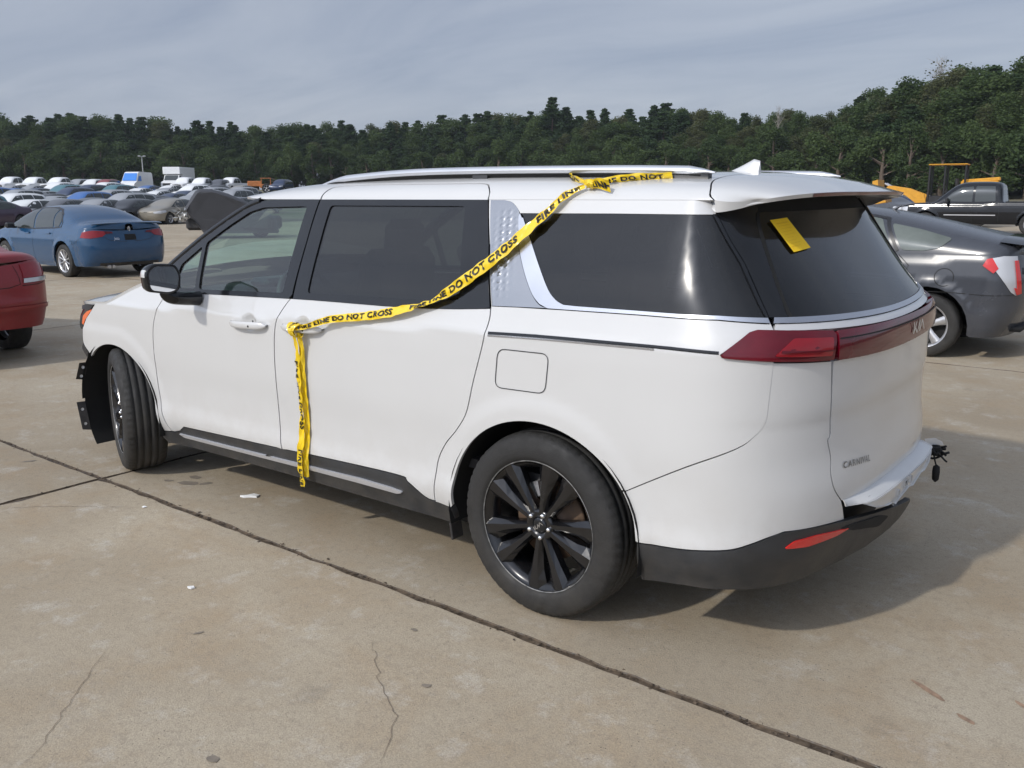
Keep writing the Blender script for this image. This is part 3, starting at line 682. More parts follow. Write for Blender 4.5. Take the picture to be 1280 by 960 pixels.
# lettering and maker's mark
def surf_text(body, size, fn, mat, parent, name='lettering', off=.003, th=.003):
    v, f = text_mesh(body, size, .0009, 1.25); P = np.array([fn(x, y) for x, y in v]); mb = MB()
    e = .5e-3
    mb.add(P, f, 0, smooth=False); return mb.build(name, mat, parent)
def tg_pt(s, z, off):
    P = van_S(s, z); N = snorm(van_S, np.atleast_1d(s), np.atleast_1d(z)); return (P+N*off)[0]
surf_text('CARNIVAL', .036, lambda x, y: tg_pt(-1.243-x*1.32, .679-x*.085+y*.86, .0035), 'scuffed_metal', tailgate)
def stroke_mark(strokes, fn, w, mat, parent, name):
    mb = MB()
    for L in strokes:
        for a, b_ in zip(L[:-1], L[1:]):
            q = strip_poly([a, b_], w); k = 5
            top_ = [[fn(*(np.array(q[0])*(1-i/k)+np.array(q[1])*i/k)) for i in range(k+1)], [fn(*(np.array(q[3])*(1-i/k)+np.array(q[2])*i/k)) for i in range(k+1)]]
            mb.grid(top_, 0)
    return mb.build(name, mat, parent)
KIA = [[(0, 0), (0, 1)], [(0, .05), (.62, 1.)], [(.30, .55), (.80, .0)], [(.80, 0), (1.42, 1.)], [(1.42, 1.), (1.42, 0)], [(1.42, 0.), (2.04, 1.)], [(2.04, 1.), (2.55, .0)]]
stroke_mark(KIA, lambda u, w: tg_pt(SC-.085-u*.105, 1.0905+w*.040, .0205), .17, 'rail_silver', tailgate, 'emblem')
# shallow number-plate recess and its screw dimples
rec = [(-1.90, .735), (msym(-1.78), .735), (msym(-1.78), .86), (-1.90, .86)]
vp('plate_recess', strip_poly(rounded(rec, .03)+[rounded(rec, .03)[0]], .010), 'satin_black', tailgate, .001, both=False, res=.03, skirt=0)
vp('handle_recess', rounded([(-1.956, .640), (-2.003, .688), (-2.361, .672), (-2.322, .622)], .01), 'white_paint', tailgate, -.0, both=False, res=.03, skirt=0)
# --- rear bumper
bt = smooth_line([(-.884, 1.086), (-.8765, .967), (-.8685, .889), (-.834, .838), (-.784, .799), (-.621, .719), (-.388, .586)], 4)
bump_poly = [(-.887, 1.088), (-1.122, 1.074)] + sh(tg_edge, .008)[2:] + [(-1.26, .535), (-1.285, .482), (-1.15, .493)] + smooth_line([(-.962, .503), (-.90, .487), (-.851, .470), (-.786, .449), (-.70, .436), (-.60, .424), (-.446, .411)], 4) + [q for q in arc((0, .37), .440, .415, 174, 149, 8)] + bt[::-1]
bumper = vp('rear_bumper', bump_poly, 'white_paint', res=.030)
# the step along the bumper's top and its slotted white face; torn towards the right
def bump_shelf(s, q):
    """q 0 at the tailgate, 1 at the outer lip, 2 at the bottom of the face"""
    s = np.atleast_1d(np.asarray(s, float)); q = np.atleast_1d(np.asarray(q, float)); s, q = np.broadcast_arrays(s, q)
    z = np.where(q < 1, .560-.020*q, .540-.075*(q-1)); o_ = np.where(q < 1, -.012+.057*np.sqrt(np.clip(q, 0, 1)), .045+.004*(q-1))
    fade = 1-sstep(-1.45, -1.25, s); P = van_S(s, np.full_like(s, .60)*(0)+z); N = snorm(van_S, s, z); N[..., 2] = 0
    return P+N*(o_*(.15+.85*fade))[..., None]
vp('bumper_step', [(-1.255, 0.), (-1.4, 0.), (-1.7, 0), (-2.2, 0), (-2.75, 0.), (-2.75, 1.05), (-2.3, 1.05), (-1.9, 1.05), (-1.5, 1.05), (-1.35, 1.05), (-1.260, 1.0)], 'white_paint', bumper[0], surf=bump_shelf, both=False, res=.06, skirt=.004)
vp('bumper_face', [(-1.36, 1.07), (-1.6, 1.07), (-2.0, 1.07), (-2.70, 1.07), (-2.66, 1.6), (-2.52, 1.75), (-2.40, 1.62), (-2.22, 1.95), (-2.10, 1.80), (-1.86, 2.0), (-1.76, 2.25), (-1.74, 1.9), (-1.62, 1.80), (-1.45, 1.45)], 'white_paint', bumper[0], surf=bump_shelf, both=False, res=.05, skirt=.006,
   holes=([(-1.98, 1.25), (-2.05, 1.25), (-2.05, 1.62), (-1.98, 1.66)], [(-2.12, 1.25), (-2.155, 1.25), (-2.155, 1.60), (-2.12, 1.62)], [(-1.83, 1.45), (-1.86, 1.45), (-1.86, 1.8), (-1.83, 1.82)]))
vp('shut_line', strip_poly([(-1.29, .60), (-1.40, .55), (-1.6, .5), (-1.9, .46), (-2.5, .46)], .03), 'satin_black', bumper[0], .002, surf=bump_shelf, both=False, res=.05, skirt=0)
# crash beam and black void behind the torn face
vp('crash_beam', [(-1.18, .28), (-1.18, .52), (-1.5, .54), (-2.3, .54), (msym(-1.18), .52), (msym(-1.18), .28)], 'void_black', bumper[0], -.05, both=False, res=.08, skirt=0)
# dark lower valance, hanging loose at its torn end
lb = [(-.446, .407)] + smooth_line([(-.60, .420), (-.70, .432), (-.786, .445), (-.851, .466), (-.90, .483), (-.962, .499), (-1.12, .492), (-1.285, .478), (-1.55, .462), (-1.80, .452), (-2.02, .446)], 3) + [(-2.05, .430), (-1.93, .372), (-1.76, .330), (-1.55, .295), (-1.30, .282), (-1.069, .276), (-.935, .281), (-.80, .284), (-.616, .279), (-.447, .257), (-.437, .33)]
def val_surf(s, z):
    s = np.atleast_1d(np.asarray(s, float)); z = np.atleast_1d(np.asarray(z, float)); P = van_S(s, z); N = snorm(van_S, s, z); N[..., 2] = 0
    return P+N*(.004+.075*sstep(-1.05, -2.0, s) if False else .004+.075*(1-sstep(-2.0, -1.1, s)))[..., None]
vp('lower_valance', lb, 'cladding', bumper[0], .0, both=False, res=.045, skirt=.02, surf=val_surf, label='dark grey lower bumper strip torn and hanging at its right end')
lbm = [q for q in lb if q[0] > -1.29]
mb = MB(); panel(mb, van_S, lbm, (), .004, .045, .02, 0, True); mb.build('lower_valance', 'cladding', bumper[1])
vp('reflector', rounded([(-.962, .442), (-1.0, .464), (-1.10, .466), (-1.305, .448), (-1.22, .436), (-1.06, .432)], .012), 'red_reflector', bumper[0], .006, both=False, res=.03, skirt=.008, surf=val_surf, label='red reflector in the dark lower bumper strip')
vp('lamp_pocket', rounded([(-1.24, .460), (-1.55, .448), (-1.68, .426), (-1.60, .395), (-1.34, .430)], .015), 'void_black', bumper[0], .003, both=False, res=.03, skirt=.004, surf=val_surf)
# torn wiring and clips at the right end
random.seed(11)
mb = MB()
base = Vector((-1.03, -.62, .49)); WS = .8
for k in range(9):
    a = base+Vector((random.uniform(-.02, .02), random.uniform(-.05, .06), random.uniform(-.03, .03))); pts = [a]
    for j in range(5): pts.append(pts[-1]+Vector((random.uniform(-.024, .006), random.uniform(-.022, .016), random.uniform(-.020, .014))))
    mb.tube(smooth_line(pts, 3), random.uniform(.004, .008), 6)
for k in range(5): mb.box(base+Vector((random.uniform(-.05, .0), random.uniform(-.08, .05), random.uniform(-.025, .02))), (.03, .045, .022), 0, Matrix.Rotation(random.uniform(0, 3), 3, 'Z') @ Matrix.Rotation(random.uniform(-.6, .6), 3, 'X'), .004)
mb.tube(smooth_line([base+Vector((-.01, .0, -.01)), base+Vector((-.022, .01, -.05)), base+Vector((-.03, .0, -.085))], 4), .005, 6)
mb.lathe([(-.07, .004), (-.055, .018), (-.01, .021), (.02, .018), (.03, .005)], 12, 0, 'z', tuple(base+Vector((-.033, -.002, -.115))))
mb.v = [tuple(base+(Vector(q)-base)*WS) for q in mb.v]; mb.build('torn_wiring', 'void_black', bumper[0])
mb = MB(); mb.add([base+Vector(q) for q in ((.02, .06, .06), (-.03, -.05, .03), (-.035, -.06, .012), (.015, .05, .03), (-.01, .0, .055))], [(0, 4, 3), (4, 1, 2), (4, 2, 3)], 0, smooth=False); mb.build('torn_plastic', 'white_paint', bumper[0])
# --- roof, windscreen, bonnet
rf = [(-.537, .44), (-.568, .222), (-.579, .064), (-.596, .0)] + [(-.2, 0), (.1, 0), (.362, 0)] + smooth_line([(.369, .115), (.404, .258), (.448, .295)], 4) + [(.8, .302), (1.1, .321)] + smooth_line([(1.294, .319), (1.362, .282), (1.389, .115), (1.391, .0)], 4) + [(1.6, 0.), (1.80, 0.), (1.92, .04), (2.0, .2), (2.06, .5), (2.09, .8), (2.095, 1.), (-.515, 1.), (-.52, .7)]
vp('roof', rf, 'white_paint', surf=van_R, res=.035, skirt=.012, lip=0.)
ap = [(1.85, 1.588), (1.939, 1.562), (2.10, 1.487), (2.287, 1.388), (2.505, 1.256), (2.60, 1.185), (2.72, 1.125)]
ap = smooth_line(ap, 4); rows = []
for i, (x, z) in enumerate(ap):
    y = float(van_W(np.array([min(x, 3.0)]), np.array([z]))[0])+.0; row = []
    for j in range(21):
        q = -1+2*j/20; bow = (1-q*q); row.append((x+.20*bow+.02*(1-q**4), y*q, z+.035*bow))
    rows.append(row)
mb = MB(); mb.grid(rows, 0); mb.build('windscreen', 'glass_wind', van)
for sgn in (1, -1):
    mb = MB(); mb.tube([(x, sgn*(float(van_W(np.array([x]), np.array([z]))[0])-.012), z+.004) for x, z in ap], .020, 8); mb.build('windscreen_pillar', 'gloss_black', van)
hood_edge = [(2.60, 1.172), (2.75, 1.138), (2.90, 1.091), (3.05, 1.036), (3.13, 1.006), (3.257, .998), (3.42, .985), (3.62, .955), (3.85, .93), (4.1, .915), (4.52, .905)]
hood_edge = smooth_line(hood_edge, 4); HP = [van_S(a, b_)[0] for a, b_ in hood_edge]; rows = []
for k, P in enumerate(HP):
    row = []
    for j in range(13):
        q = 1-j/12; bow = (1-q*q); row.append((P[0]+(0 if P[0] < 2.9 else 0)+(.10*bow*max(0, 1-k/10)), P[1]*q, P[2]+.012+(.045*bow+.012*(1-q**8))*min(1, P[1]/.5)))
    rows.append(row)
for k in range(2):
    pass
mb = MB(); mb.grid(rows, 0, flip=True); mb.grid([[(x, -y, z) for x, y, z in r_] for r_ in rows], 0); 
hl = [r_[0] for r_ in rows]; mb.grid([hl, [(x, y-.006, z-.02) for x, y, z in hl]], 0); mb.grid([[(x, -y, z) for x, y, z in hl], [(x, -y+.006, z-.02) for x, y, z in hl]], 0, flip=True)
mb.build('bonnet', 'white_paint', van)
# exposed front structure where the bumper is gone
hlamp = vp('headlamp', rounded([(3.262, .985), (3.345, .925), (3.40, .885), (3.435, .82), (3.47, .83), (3.50, .90), (3.47, .955), (3.40, .975)], .02), 'gloss_black', van, -.004, res=.04, skirt=.03)
vp('side_marker', [(3.300, .958), (3.400, .885), (3.415, .855), (3.435, .86), (3.425, .91), (3.37, .940)], 'amber_lens', hlamp, .002, res=.03, skirt=.004)
vp('lamp_housing', [(3.262, .990), (3.42, .974), (3.50, .965), (3.46, .945), (3.32, .955)], 'satin_black', hlamp, .004, res=.03, skirt=.01)
vp('front_frame', [(3.46, .80), (3.9, .80), (4.5, .80), (4.5, .42), (3.9, .42), (3.62, .45), (3.50, .55)], 'void_black', van, -.10, res=.08, skirt=0)
vp('bumper_bracket', [(3.402, .686), (3.446, .735), (3.475, .70), (3.43, .645)], 'satin_black', van, .004, res=.03, skirt=.01)
# --- sills
sill_poly = [(2.70, .300), (2.56, .316), (2.50, .333), (2.439, .369)] + [(a, b_-.004) for a, b_ in clad_top[1:]] + [(.452, .340), (.445, .30), (.452, .264), (1.0, .262), (1.557, .262), (2.0, .256), (2.411, .248), (2.66, .236), (2.706, .26)]
sill = vp('sill_cladding', sill_poly, 'cladding', van, .002, res=.05, skirt=.03)
silver = [(2.508, .322)] + [(x, .322+.044*sst(2.5, 1.3, x) if False else .322+(2.508-x)*.0285) for x in (2.3, 2.0, 1.7, 1.3, 1.0)] + [(.80, .362), (.738, .356), (.735, .350), (.77, .340), (1.0, .340), (1.3, .336), (1.7, .326), (2.1, .316), (2.46, .306)]
vp('sill_strip', rounded(silver, .008, 2), 'sill_silver', sill, .012, res=.05, skirt=.010)
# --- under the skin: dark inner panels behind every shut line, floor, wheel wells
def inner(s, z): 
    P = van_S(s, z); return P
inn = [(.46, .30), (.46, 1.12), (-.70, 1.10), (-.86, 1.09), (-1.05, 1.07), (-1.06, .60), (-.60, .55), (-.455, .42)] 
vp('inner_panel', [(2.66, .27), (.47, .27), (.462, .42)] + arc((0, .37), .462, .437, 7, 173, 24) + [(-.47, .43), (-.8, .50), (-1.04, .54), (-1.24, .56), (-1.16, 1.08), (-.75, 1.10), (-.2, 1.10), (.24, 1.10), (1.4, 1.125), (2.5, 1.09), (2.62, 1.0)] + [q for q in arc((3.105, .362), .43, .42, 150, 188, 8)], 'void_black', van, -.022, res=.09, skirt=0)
mb = MB(); mb.box((1.55, 0, .27), (2.2, 1.72, .05), 0); mb.box((0, 0, .36), (1.0, 1.10, .05), 0); mb.box((3.1, 0, .36), (1.0, 1.10, .05), 0); mb.box((-.66, 0, .40), (.30, 1.1, .06), 0); mb.build('underbody', 'void_black', van)
for cx, r_ in ((0, .455), (3.105, .440)):
    for sgn in (1, -1):
        mb = MB(); A = arc((cx, .365), r_, r_-.02, -12 if cx < 1 else 2, 192, 26)
        mb.grid([[(a, sgn*.985 if False else sgn*.975, b_) for a, b_ in A], [(a, sgn*.58, b_) for a, b_ in A]], 0)
        mb.add([(a, sgn*.58, b_) for a, b_ in A], [tuple(range(len(A)))], 0, smooth=False)
        mb.build('wheel_well', 'void_black', van)
# torn wheel-arch liner in front of the front wheel, with clips
for sgn in (1, -1):
    mb = MB(); A = arc((3.105, .36), .445, .43, 60, -38, 20)
    mb.grid([[(a, sgn*.955, b_) for a, b_ in A], [(a, sgn*.58, b_) for a, b_ in A]], 0, flip=sgn > 0)
    mb.grid([[(a+.004, sgn*.955, b_) for a, b_ in A], [(a+.004, sgn*.58, b_) for a, b_ in A]], 0, flip=sgn < 0)
    lo = mb.build('arch_liner', 'void_black', van)
    for (z0, z1) in ((.50, .62), (.18, .36)):
        mb = MB(); zz = [z0, z1]; xx = [3.105+.445*math.sqrt(max(.05, 1-((q-.36)/.43)**2)) for q in zz]
        mb.add([(xx[0], sgn*.957, z0), (xx[0]+.012, sgn*1.005, z0+.01), (xx[1]+.012, sgn*1.005, z1), (xx[1], sgn*.957, z1)], [(0, 1, 2, 3)], 0, smooth=False)
        mb.build('liner_tab', 'satin_black', lo)
        for q in (.25, .75):
            mb = MB(); zc = z0+(z1-z0)*q; mb.lathe([(0, .0), (.003, .008), (0, .010)], 8, 0, 'x', (xx[0]*(1-q)+xx[1]*q-.004, sgn*.985, zc)); mb.build('clip', 'paper_white', lo)
# mud flap stub behind rear wheel arch front
mb = MB(); mb.box((.455, .93, .235), (.012, .07, .075), 0, Matrix.Rotation(.15, 3, 'Y'), .003); mb.build('splash_guard', 'satin_black', van)
# --- roof rails, aerial
for sgn in (1, -1):
    xs = np.linspace(1.56, -.53, 44); path = []; RZ = spline([-.53, -.46, -.3, .1, .67, 1.2, 1.45, 1.56], [1.694, 1.700, 1.706, 1.713, 1.717, 1.704, 1.686, 1.668])
    for i, x in enumerate(xs): path.append((x, sgn*(.668-.025*((x-.5)/1.05)**2), float(RZ(x))))
    def rz(x, y):
        T = np.linspace(0, 1, 60); P = van_R(np.full(60, x), T); return float(np.interp(-abs(y), -P[:, 1], P[:, 2]))
    mb = MB(); w, hh = .024, .0175; rows = []
    for i, (x, y, z) in enumerate(path):
        e_ = min(1, i/5+.2, (43-i)/2+.15); rows.append([(x, y+sgn*w*e_*math.cos(a), z+hh*e_*math.sin(a)) for a in np.linspace(0, 2*math.pi, 15)])
    mb.grid(rows, 0, flip=sgn > 0); rail = mb.build('roof_rail', 'rail_silver', van)
    mb = MB(); rows = [[(x, y+sgn*.0175*math.cos(a), z-.0125+.011*math.sin(a)) for a in np.linspace(0, 2*math.pi, 11)] for x, y, z in path[1:-1]]; mb.grid(rows, 0, flip=sgn > 0); mb.build('rail_underside', 'void_black', rail)
    mb = MB(); shade_run = path[2:-2]; mb.grid([[(x, y+sgn*.004, z-.008) for x, y, z in shade_run], [(x, y+sgn*.002, rz(x, y)-.008) for x, y, z in shade_run]], 0, flip=sgn > 0); mb.build('rail_gap_shade', 'satin_black', rail)  # dark sheet standing in for rail's black underside plus shadow in the gap
    for x0, x1 in ((1.54, 1.36), (-.34, -.51), (.55, .47)):
        mb = MB(); rows = []
        for x in np.linspace(x0, x1, 5):
            i = int(np.argmin(np.abs(xs-x))); yy = path[i][1]; zz = rz(x, yy); rows.append([(x, yy+sgn*.016, zz-.016), (x, yy+sgn*.016, path[i][2]-.004), (x, yy-sgn*.014, path[i][2]-.004), (x, yy-sgn*.014, zz-.012)])
        mb.grid(rows, 0, flip=sgn > 0); mb.add(rows[0], [(0, 1, 2, 3)], 0, smooth=False); mb.add(rows[-1], [(3, 2, 1, 0)], 0, smooth=False); mb.build('rail_foot', 'satin_black', rail)
zb_ = float(van_roof(-.35))
mb = MB(); rows = []
for i in range(15):
    q = i/14; x = -.225-.19*q; top_z = .078*(q**1.35) if q < .86 else .078*(.86**1.35)*(1-.12*((q-.86)/.14)); wd = .026*math.sin(math.pi*min(1, .12+q*.72))+.003
    rows.append([(x-(.02 if q > .9 else 0)*k*(1-k)*0, s_*wd*(1-k**1.6)*1.0, zb_-.012+(top_z+.012)*k) for s_, k in [(1, t_/7) for t_ in range(8)]+[(-1, 1-t_/7) for t_ in range(1, 8)]])
mb.grid(rows, 0, flip=True); mb.add(rows[-1], [tuple(reversed(range(15)))], 0, smooth=False); mb.build('roof_aerial', 'white_paint', van)
# --- door handles
for px_, pz_, par in ((1.728, 1.004, fdoor), (1.318, 1.022, sdoor)):
    for mi, sgn in enumerate((1, -1)):
        y0 = float(van_W(np.array([px_]), np.array([pz_]))[0])
        mb = MB(); rows = []
        for q in np.linspace(-1, 1, 17):
            x = px_+.146*q; w = math.sqrt(max(0, 1-abs(q)**6)); zc = pz_+.006-q*.005; th = .0145*w+.003; ou = y0+.012+.026*(1-abs(q)**3.2)
            rows.append([(x, sgn*(ou+.006*math.cos(a)), zc-.002+th*math.sin(a)) if math.cos(a) > 0 else (x, sgn*(ou-.012), zc-.002+th*math.sin(a)) for a in np.linspace(-math.pi, math.pi, 13)])
        mb.grid(rows, 0, flip=sgn > 0); h = mb.build('door_handle', 'white_paint', par[mi])
        mb = MB(); mb.grid([[(r_[9][0], r_[9][1]+sgn*.001, r_[9][2]+.0015) for r_ in rows], [(r_[10][0], r_[10][1]+sgn*.0005, r_[10][2]+.002) for r_ in rows]], 0, flip=sgn < 0); mb.build('handle_trim', 'chrome', par[mi])
        mb = MB(); mb.lathe([(0, .006), (.003, .005), (.003, 0)], 10, 0, 'y', (px_-.045, sgn*(y0+.0415), pz_+.002)) if sgn > 0 else mb.lathe([(0, .006), (-.003, .005), (-.003, 0)], 10, 0, 'y', (px_-.045, -(y0+.0415), pz_+.002)); mb.build('key_cylinder', 'void_black', par[mi])
        # the finger hollow behind the grip
        cupp = CUP(px_, pz_)
        def cup(s, z, c=(px_+.005, pz_+.014)):
            P = van_S(s, z); d = np.clip(1-((np.atleast_1d(s)-c[0])/.064)**2-((np.atleast_1d(z)-c[1])/.048)**2, 0, 1); P[..., 1] -= .022*np.sqrt(d)*d+.0012; return P
        mb = MB(); panel(mb, cup, cupp, (), .0, .014, 0, 0, sgn < 0, 0); mb.build('handle_cup', 'white_paint', par[mi])
# --- side mirrors
for mi, sgn in enumerate((1, -1)):
    mr = empty('side_mirror', (2.155, sgn*1.060, 1.168), 0, van)
    # shell: a rounded wedge, open face towards the rear
    out = rounded([(-.125, -.062), (-.135, .055), (-.08, .098), (.085, .088), (.125, .03), (.105, -.07), (.03, -.088)], .035, 4); out = [(u*.74, w*.84) for u, w in out]   # (outboard-, up) outline seen from behind
    mb = MB(); rows = []
    for k, (dx, sc) in enumerate(((-.002, .93), (-.0, 1.0), (.03, 1.0), (.06, .94), (.085, .78), (.098, .5), (.102, .05))):
        rows.append([(dx, sgn*(.108-u*sc), .045+w*sc) for u, w in out+out[:1]])
    mb.grid(rows, [0]*0 or 0, flip=sgn < 0)
    mb.build('mirror_shell', 'gloss_black', mr)
    mb = MB(); mb.grid([[(dx-.001, sgn*(.108-u*sc*1.012), .045+w*sc*1.012) for u, w in [q for q in out if q[0] < -.085 and q[1] > -.01]] for dx, sc in ((.012, 1.), (.03, 1.), (.06, .94), (.085, .78))], 0, flip=sgn < 0); mb.build('mirror_cap', 'white_paint', mr)
    mb = MB(); mb.add([(-.003, sgn*(.108-u*.86), .045+w*.86) for u, w in out], [tuple(range(len(out))) if sgn < 0 else tuple(reversed(range(len(out))))], 0, smooth=False); mb.build('mirror_glass', 'mirror_face', mr)
    mb = MB(); A = [(-.004, sgn*(.108-u*.93), .045+w*.93) for u, w in out+out[:1]]; B = [(-.004, sgn*(.108-u*.85), .045+w*.85) for u, w in out+out[:1]]; mb.grid([A, B], 0, flip=sgn < 0); mb.build('mirror_bezel', 'satin_black', mr)
    mb = MB(); mb.tube(smooth_line([(.035, sgn*.10, -.015), (.03, sgn*.070, -.045), (.02, sgn*.01, -.058), (.015, sgn*-.085, -.066)], 4), [.024, .027, .030, .032, .033, .034, .035, .035, .035, .036, .037, .038, .040], 12, flat=.8); mb.build('mirror_arm', 'gloss_black', mr)
# --- wheels
def tyre_mesh():
    mb = MB(); prof = [(-.105, .256), (-.118, .280), (-.120, .31), (-.112, .345)]
    tr = [(-.098, .3615), (-.080, .3660)]
    for c0 in (-.058, -.020, .020, .058):
        tr += [(c0-.0042, .3700), (c0-.0032, .3640), (c0+.0032, .3640), (c0+.0042, .3700)]
    tr += [(.080, .3660), (.098, .3615)]
    prof2 = prof+tr+[(.112, .345), (.120, .31), (.119, .283), (.114, .268), (.104, .262), (.095, .258)]
    sh_idx = {i for i, q in enumerate(prof2) if abs(q[0]) in (.098, .080)}
    def mod(k, j): return -.0035 if (k % 4 == 0 and j in sh_idx) else 0.
    mats = []
    for j in range(len(prof2)-1): mats.append(1 if len(prof)-1 <= j < len(prof)+len(tr)-1 else 0)
    mb.lathe(prof2, 240, 0, 'y', mats=mats, mod=mod)
    return mb.mesh('tyre', ['rubber', 'tread_rubber'])
TYRE = tyre_mesh()
def rim_mesh():
    mb = MB()
    # barrel and lip (y grows outwards)
    mb.lathe([(-.10, .236), (-.02, .225), (.06, .226), (.085, .236), (.096, .248), (.101, .2565), (.107, .2590)], 96, 0, 'y')
    mb.lathe([(.108, .2600), (.1105, .2618), (.109, .2634), (.102, .2640)], 96, 1, 'y')
    for k in range(5):
        a0 = math.pi/2+2*math.pi*k/5
        def pt(r, a, y): return (r*math.cos(a0+a), y, r*math.sin(a0+a))
        for sg in (-1, 1):
            # each arm: a straight faceted blade that leaves the hub narrow and broadens at the rim
            c0 = np.array((.040, sg*.012)); c1 = np.array((.240, sg*.088)); d_ = c1-c0; L_ = np.hypot(*d_); d_ /= L_; nrm_ = np.array((-d_[1], d_[0]))*sg
            ca, sa = math.cos(a0), math.sin(a0); rot = lambda q, y: (q[0]*ca-q[1]*sa, y, q[0]*sa+q[1]*ca)
            tp = []
            for q, wi, wo, y in ((0, .014, .024, .088), (.30, .016, .024, .094), (.62, .024, .036, .099), (.82, .032, .052, .102), (1.06, .036, .064, .105)):
                c = c0+d_*L_*q
                tp.append([rot(c-nrm_*wi, y-.016), rot(c-nrm_*wi*.35, y), rot(c+nrm_*wo*.45, y-.001), rot(c+nrm_*wo, y-.018), rot(c+nrm_*wo, y-.055), rot(c-nrm_*wi, y-.050)])
            b0 = [q for row in tp for q in row]; f = []
            for i in range(len(tp)-1):
                for j in range(6):
                    q = (i*6+j, i*6+(j+1) % 6, (i+1)*6+(j+1) % 6, (i+1)*6+j); f.append(q if sg > 0 else tuple(reversed(q)))
            mb.add(b0, f, 0, smooth=False)
    mb.lathe([(.04, .0), (.04, .062), (.080, .066), (.088, .058), (.088, .036), (.080, .034), (.080, .0)], 40, 0, 'y')
    return mb.mesh('rim', ['wheel_black', 'scuffed_metal'])
RIM = rim_mesh()
mb = MB(); mb.lathe([(.0, .0105), (.016, .0105), (.022, .006), (.022, .0)], 8, 0, 'y'); LUG = mb.mesh('lug_nut', 'lug_chrome')
mb = MB(); mb.lathe([(.0, .033), (.006, .031), (.009, .02), (.0095, .0)], 28, 0, 'y'); CAP = mb.mesh('hub_cap', 'gloss_black')
mb = MB(); mb.lathe([(-.012, .07), (-.012, .160), (.012, .160), (.012, .09), (.03, .085), (.03, .0)], 48, 0, 'y'); DISC = mb.mesh('brake_disc', 'brake_iron')
mb = MB(); A = arc((0, 0), .165, .165, 15, 75, 10); B = arc((0, 0), .105, .105, 75, 15, 10); mb.prism(A+B, -.03, .04, 'y'); CALI = mb.mesh('brake_caliper', 'caliper')
def wheel(loc, steer, sgn, spin=0.):
    w = empty('wheel', loc, steer+(0 if sgn > 0 else math.pi), van); w.rotation_euler[0] = 0
    link('tyre', TYRE, w)
    r_ = link('rim', RIM, w); r_.rotation_euler = (0, spin, 0)
    for k in range(5):
        a = 2*math.pi*(k+.5)/5+math.pi/2; l = link('lug_nut', LUG, w, (.0485*math.cos(a-spin), .078, .0485*math.sin(a-spin)))
    link('hub_cap', CAP, w, (0, .080, 0)); link('brake_disc', DISC, w, (0, .0, 0)); link('brake_caliper', CALI, w)
    return w
w0 = wheel((0, .868, .366), 0, 1, R(11))
stroke_mark(KIA, lambda u, w_: (.026-u*.0185, .0915, -.008+w_*.016), .20, 'satin_chrome', w0, 'emblem').rotation_euler = (0, R(40), 0)
wheel((0, -.868, .366), 0, -1)
wheel((3.09, .868, .370), R(-21.5), 1, R(20)); wheel((3.09, -.868, .370), R(-21.5), -1)
# --- cabin
cab = empty('cabin', (0, 0, 0), 0, van)
mb = MB(); mb.box((.9, 0, .52), (3.3, 1.74, .04), 0); mb.build('cabin_floor', 'seat_fabric', cab)
mb = MB(); mb.grid([[(x, y, float(van_roof(x))-.075-.03*(y/.7)**2) for y in np.linspace(-.72, .72, 9)] for x in np.linspace(-.55, 1.85, 9)], 0); mb.build('headlining', 'headliner', cab)
def seat(x, y, w=.52, hr=True):
    s_ = MB(); s_.box((x+.02, y, .74), (.52, w, .16), 0, Matrix.Rotation(-.08, 3, 'Y'), .05); s_.box((x-.30, y, 1.06), (.15, w*.94, .62), 0, Matrix.Rotation(-.22, 3, 'Y'), .06)
    s_.box((x, y, .60), (.4, w*.8, .16), 0)
    if hr: s_.box((x-.395, y, 1.42), (.09, .26, .17), 0, Matrix.Rotation(-.15, 3, 'Y'), .04); s_.tube([(x-.37, y, 1.30), (x-.39, y, 1.38)], .02, 8)
    s_.build('seat', 'seat_fabric', cab)
for y in (.42, -.42): seat(1.62, y); seat(.72, y)
for y in (.50, 0, -.50): seat(-.18, y, .46)
mb = MB(); rows = []
for x, z in ((2.12, .70), (2.08, .92), (2.12, 1.06), (2.22, 1.12), (2.45, 1.13), (2.72, 1.10)): rows.append([(x+.10*(1-(q/.86)**2), q, z-.02*(q/.86)**4) for q in np.linspace(-.86, .86, 15)])
mb.grid(rows, 0, flip=False); mb.build('dashboard', 'dash_plastic', cab)
mb = MB(); mb.box((2.20, .42, 1.15), (.16, .34, .05), 0, None, .02); mb.build('instrument_hood', 'dash_plastic', cab)
mb = MB(); M = Matrix.Translation((1.98, .42, 1.05)) @ Matrix.Rotation(R(-66), 4, 'Y')
q = [M @ Vector((.185*math.cos(a), .185*math.sin(a), 0)) for a in np.linspace(0, 2*math.pi, 37)]; mb.tube(q, .016, 8, cap=False)
for a in (0, math.pi, -math.pi/2): mb.tube([M @ Vector((.06*math.cos(a+math.pi/2), .06*math.sin(a+math.pi/2), -.02)), M @ Vector((.18*math.cos(a+math.pi/2), .18*math.sin(a+math.pi/2), 0))], .014, 6)
mb.lathe([(-.03, .0), (-.03, .06), (.0, .065), (.015, .05), (.018, 0)], 20, 0, 'z'); nv = 20*5
for i in range(len(mb.v)-nv, len(mb.v)): mb.v[i] = tuple(M @ Vector(mb.v[i]))
mb.build('steering_wheel', 'dash_plastic', cab)
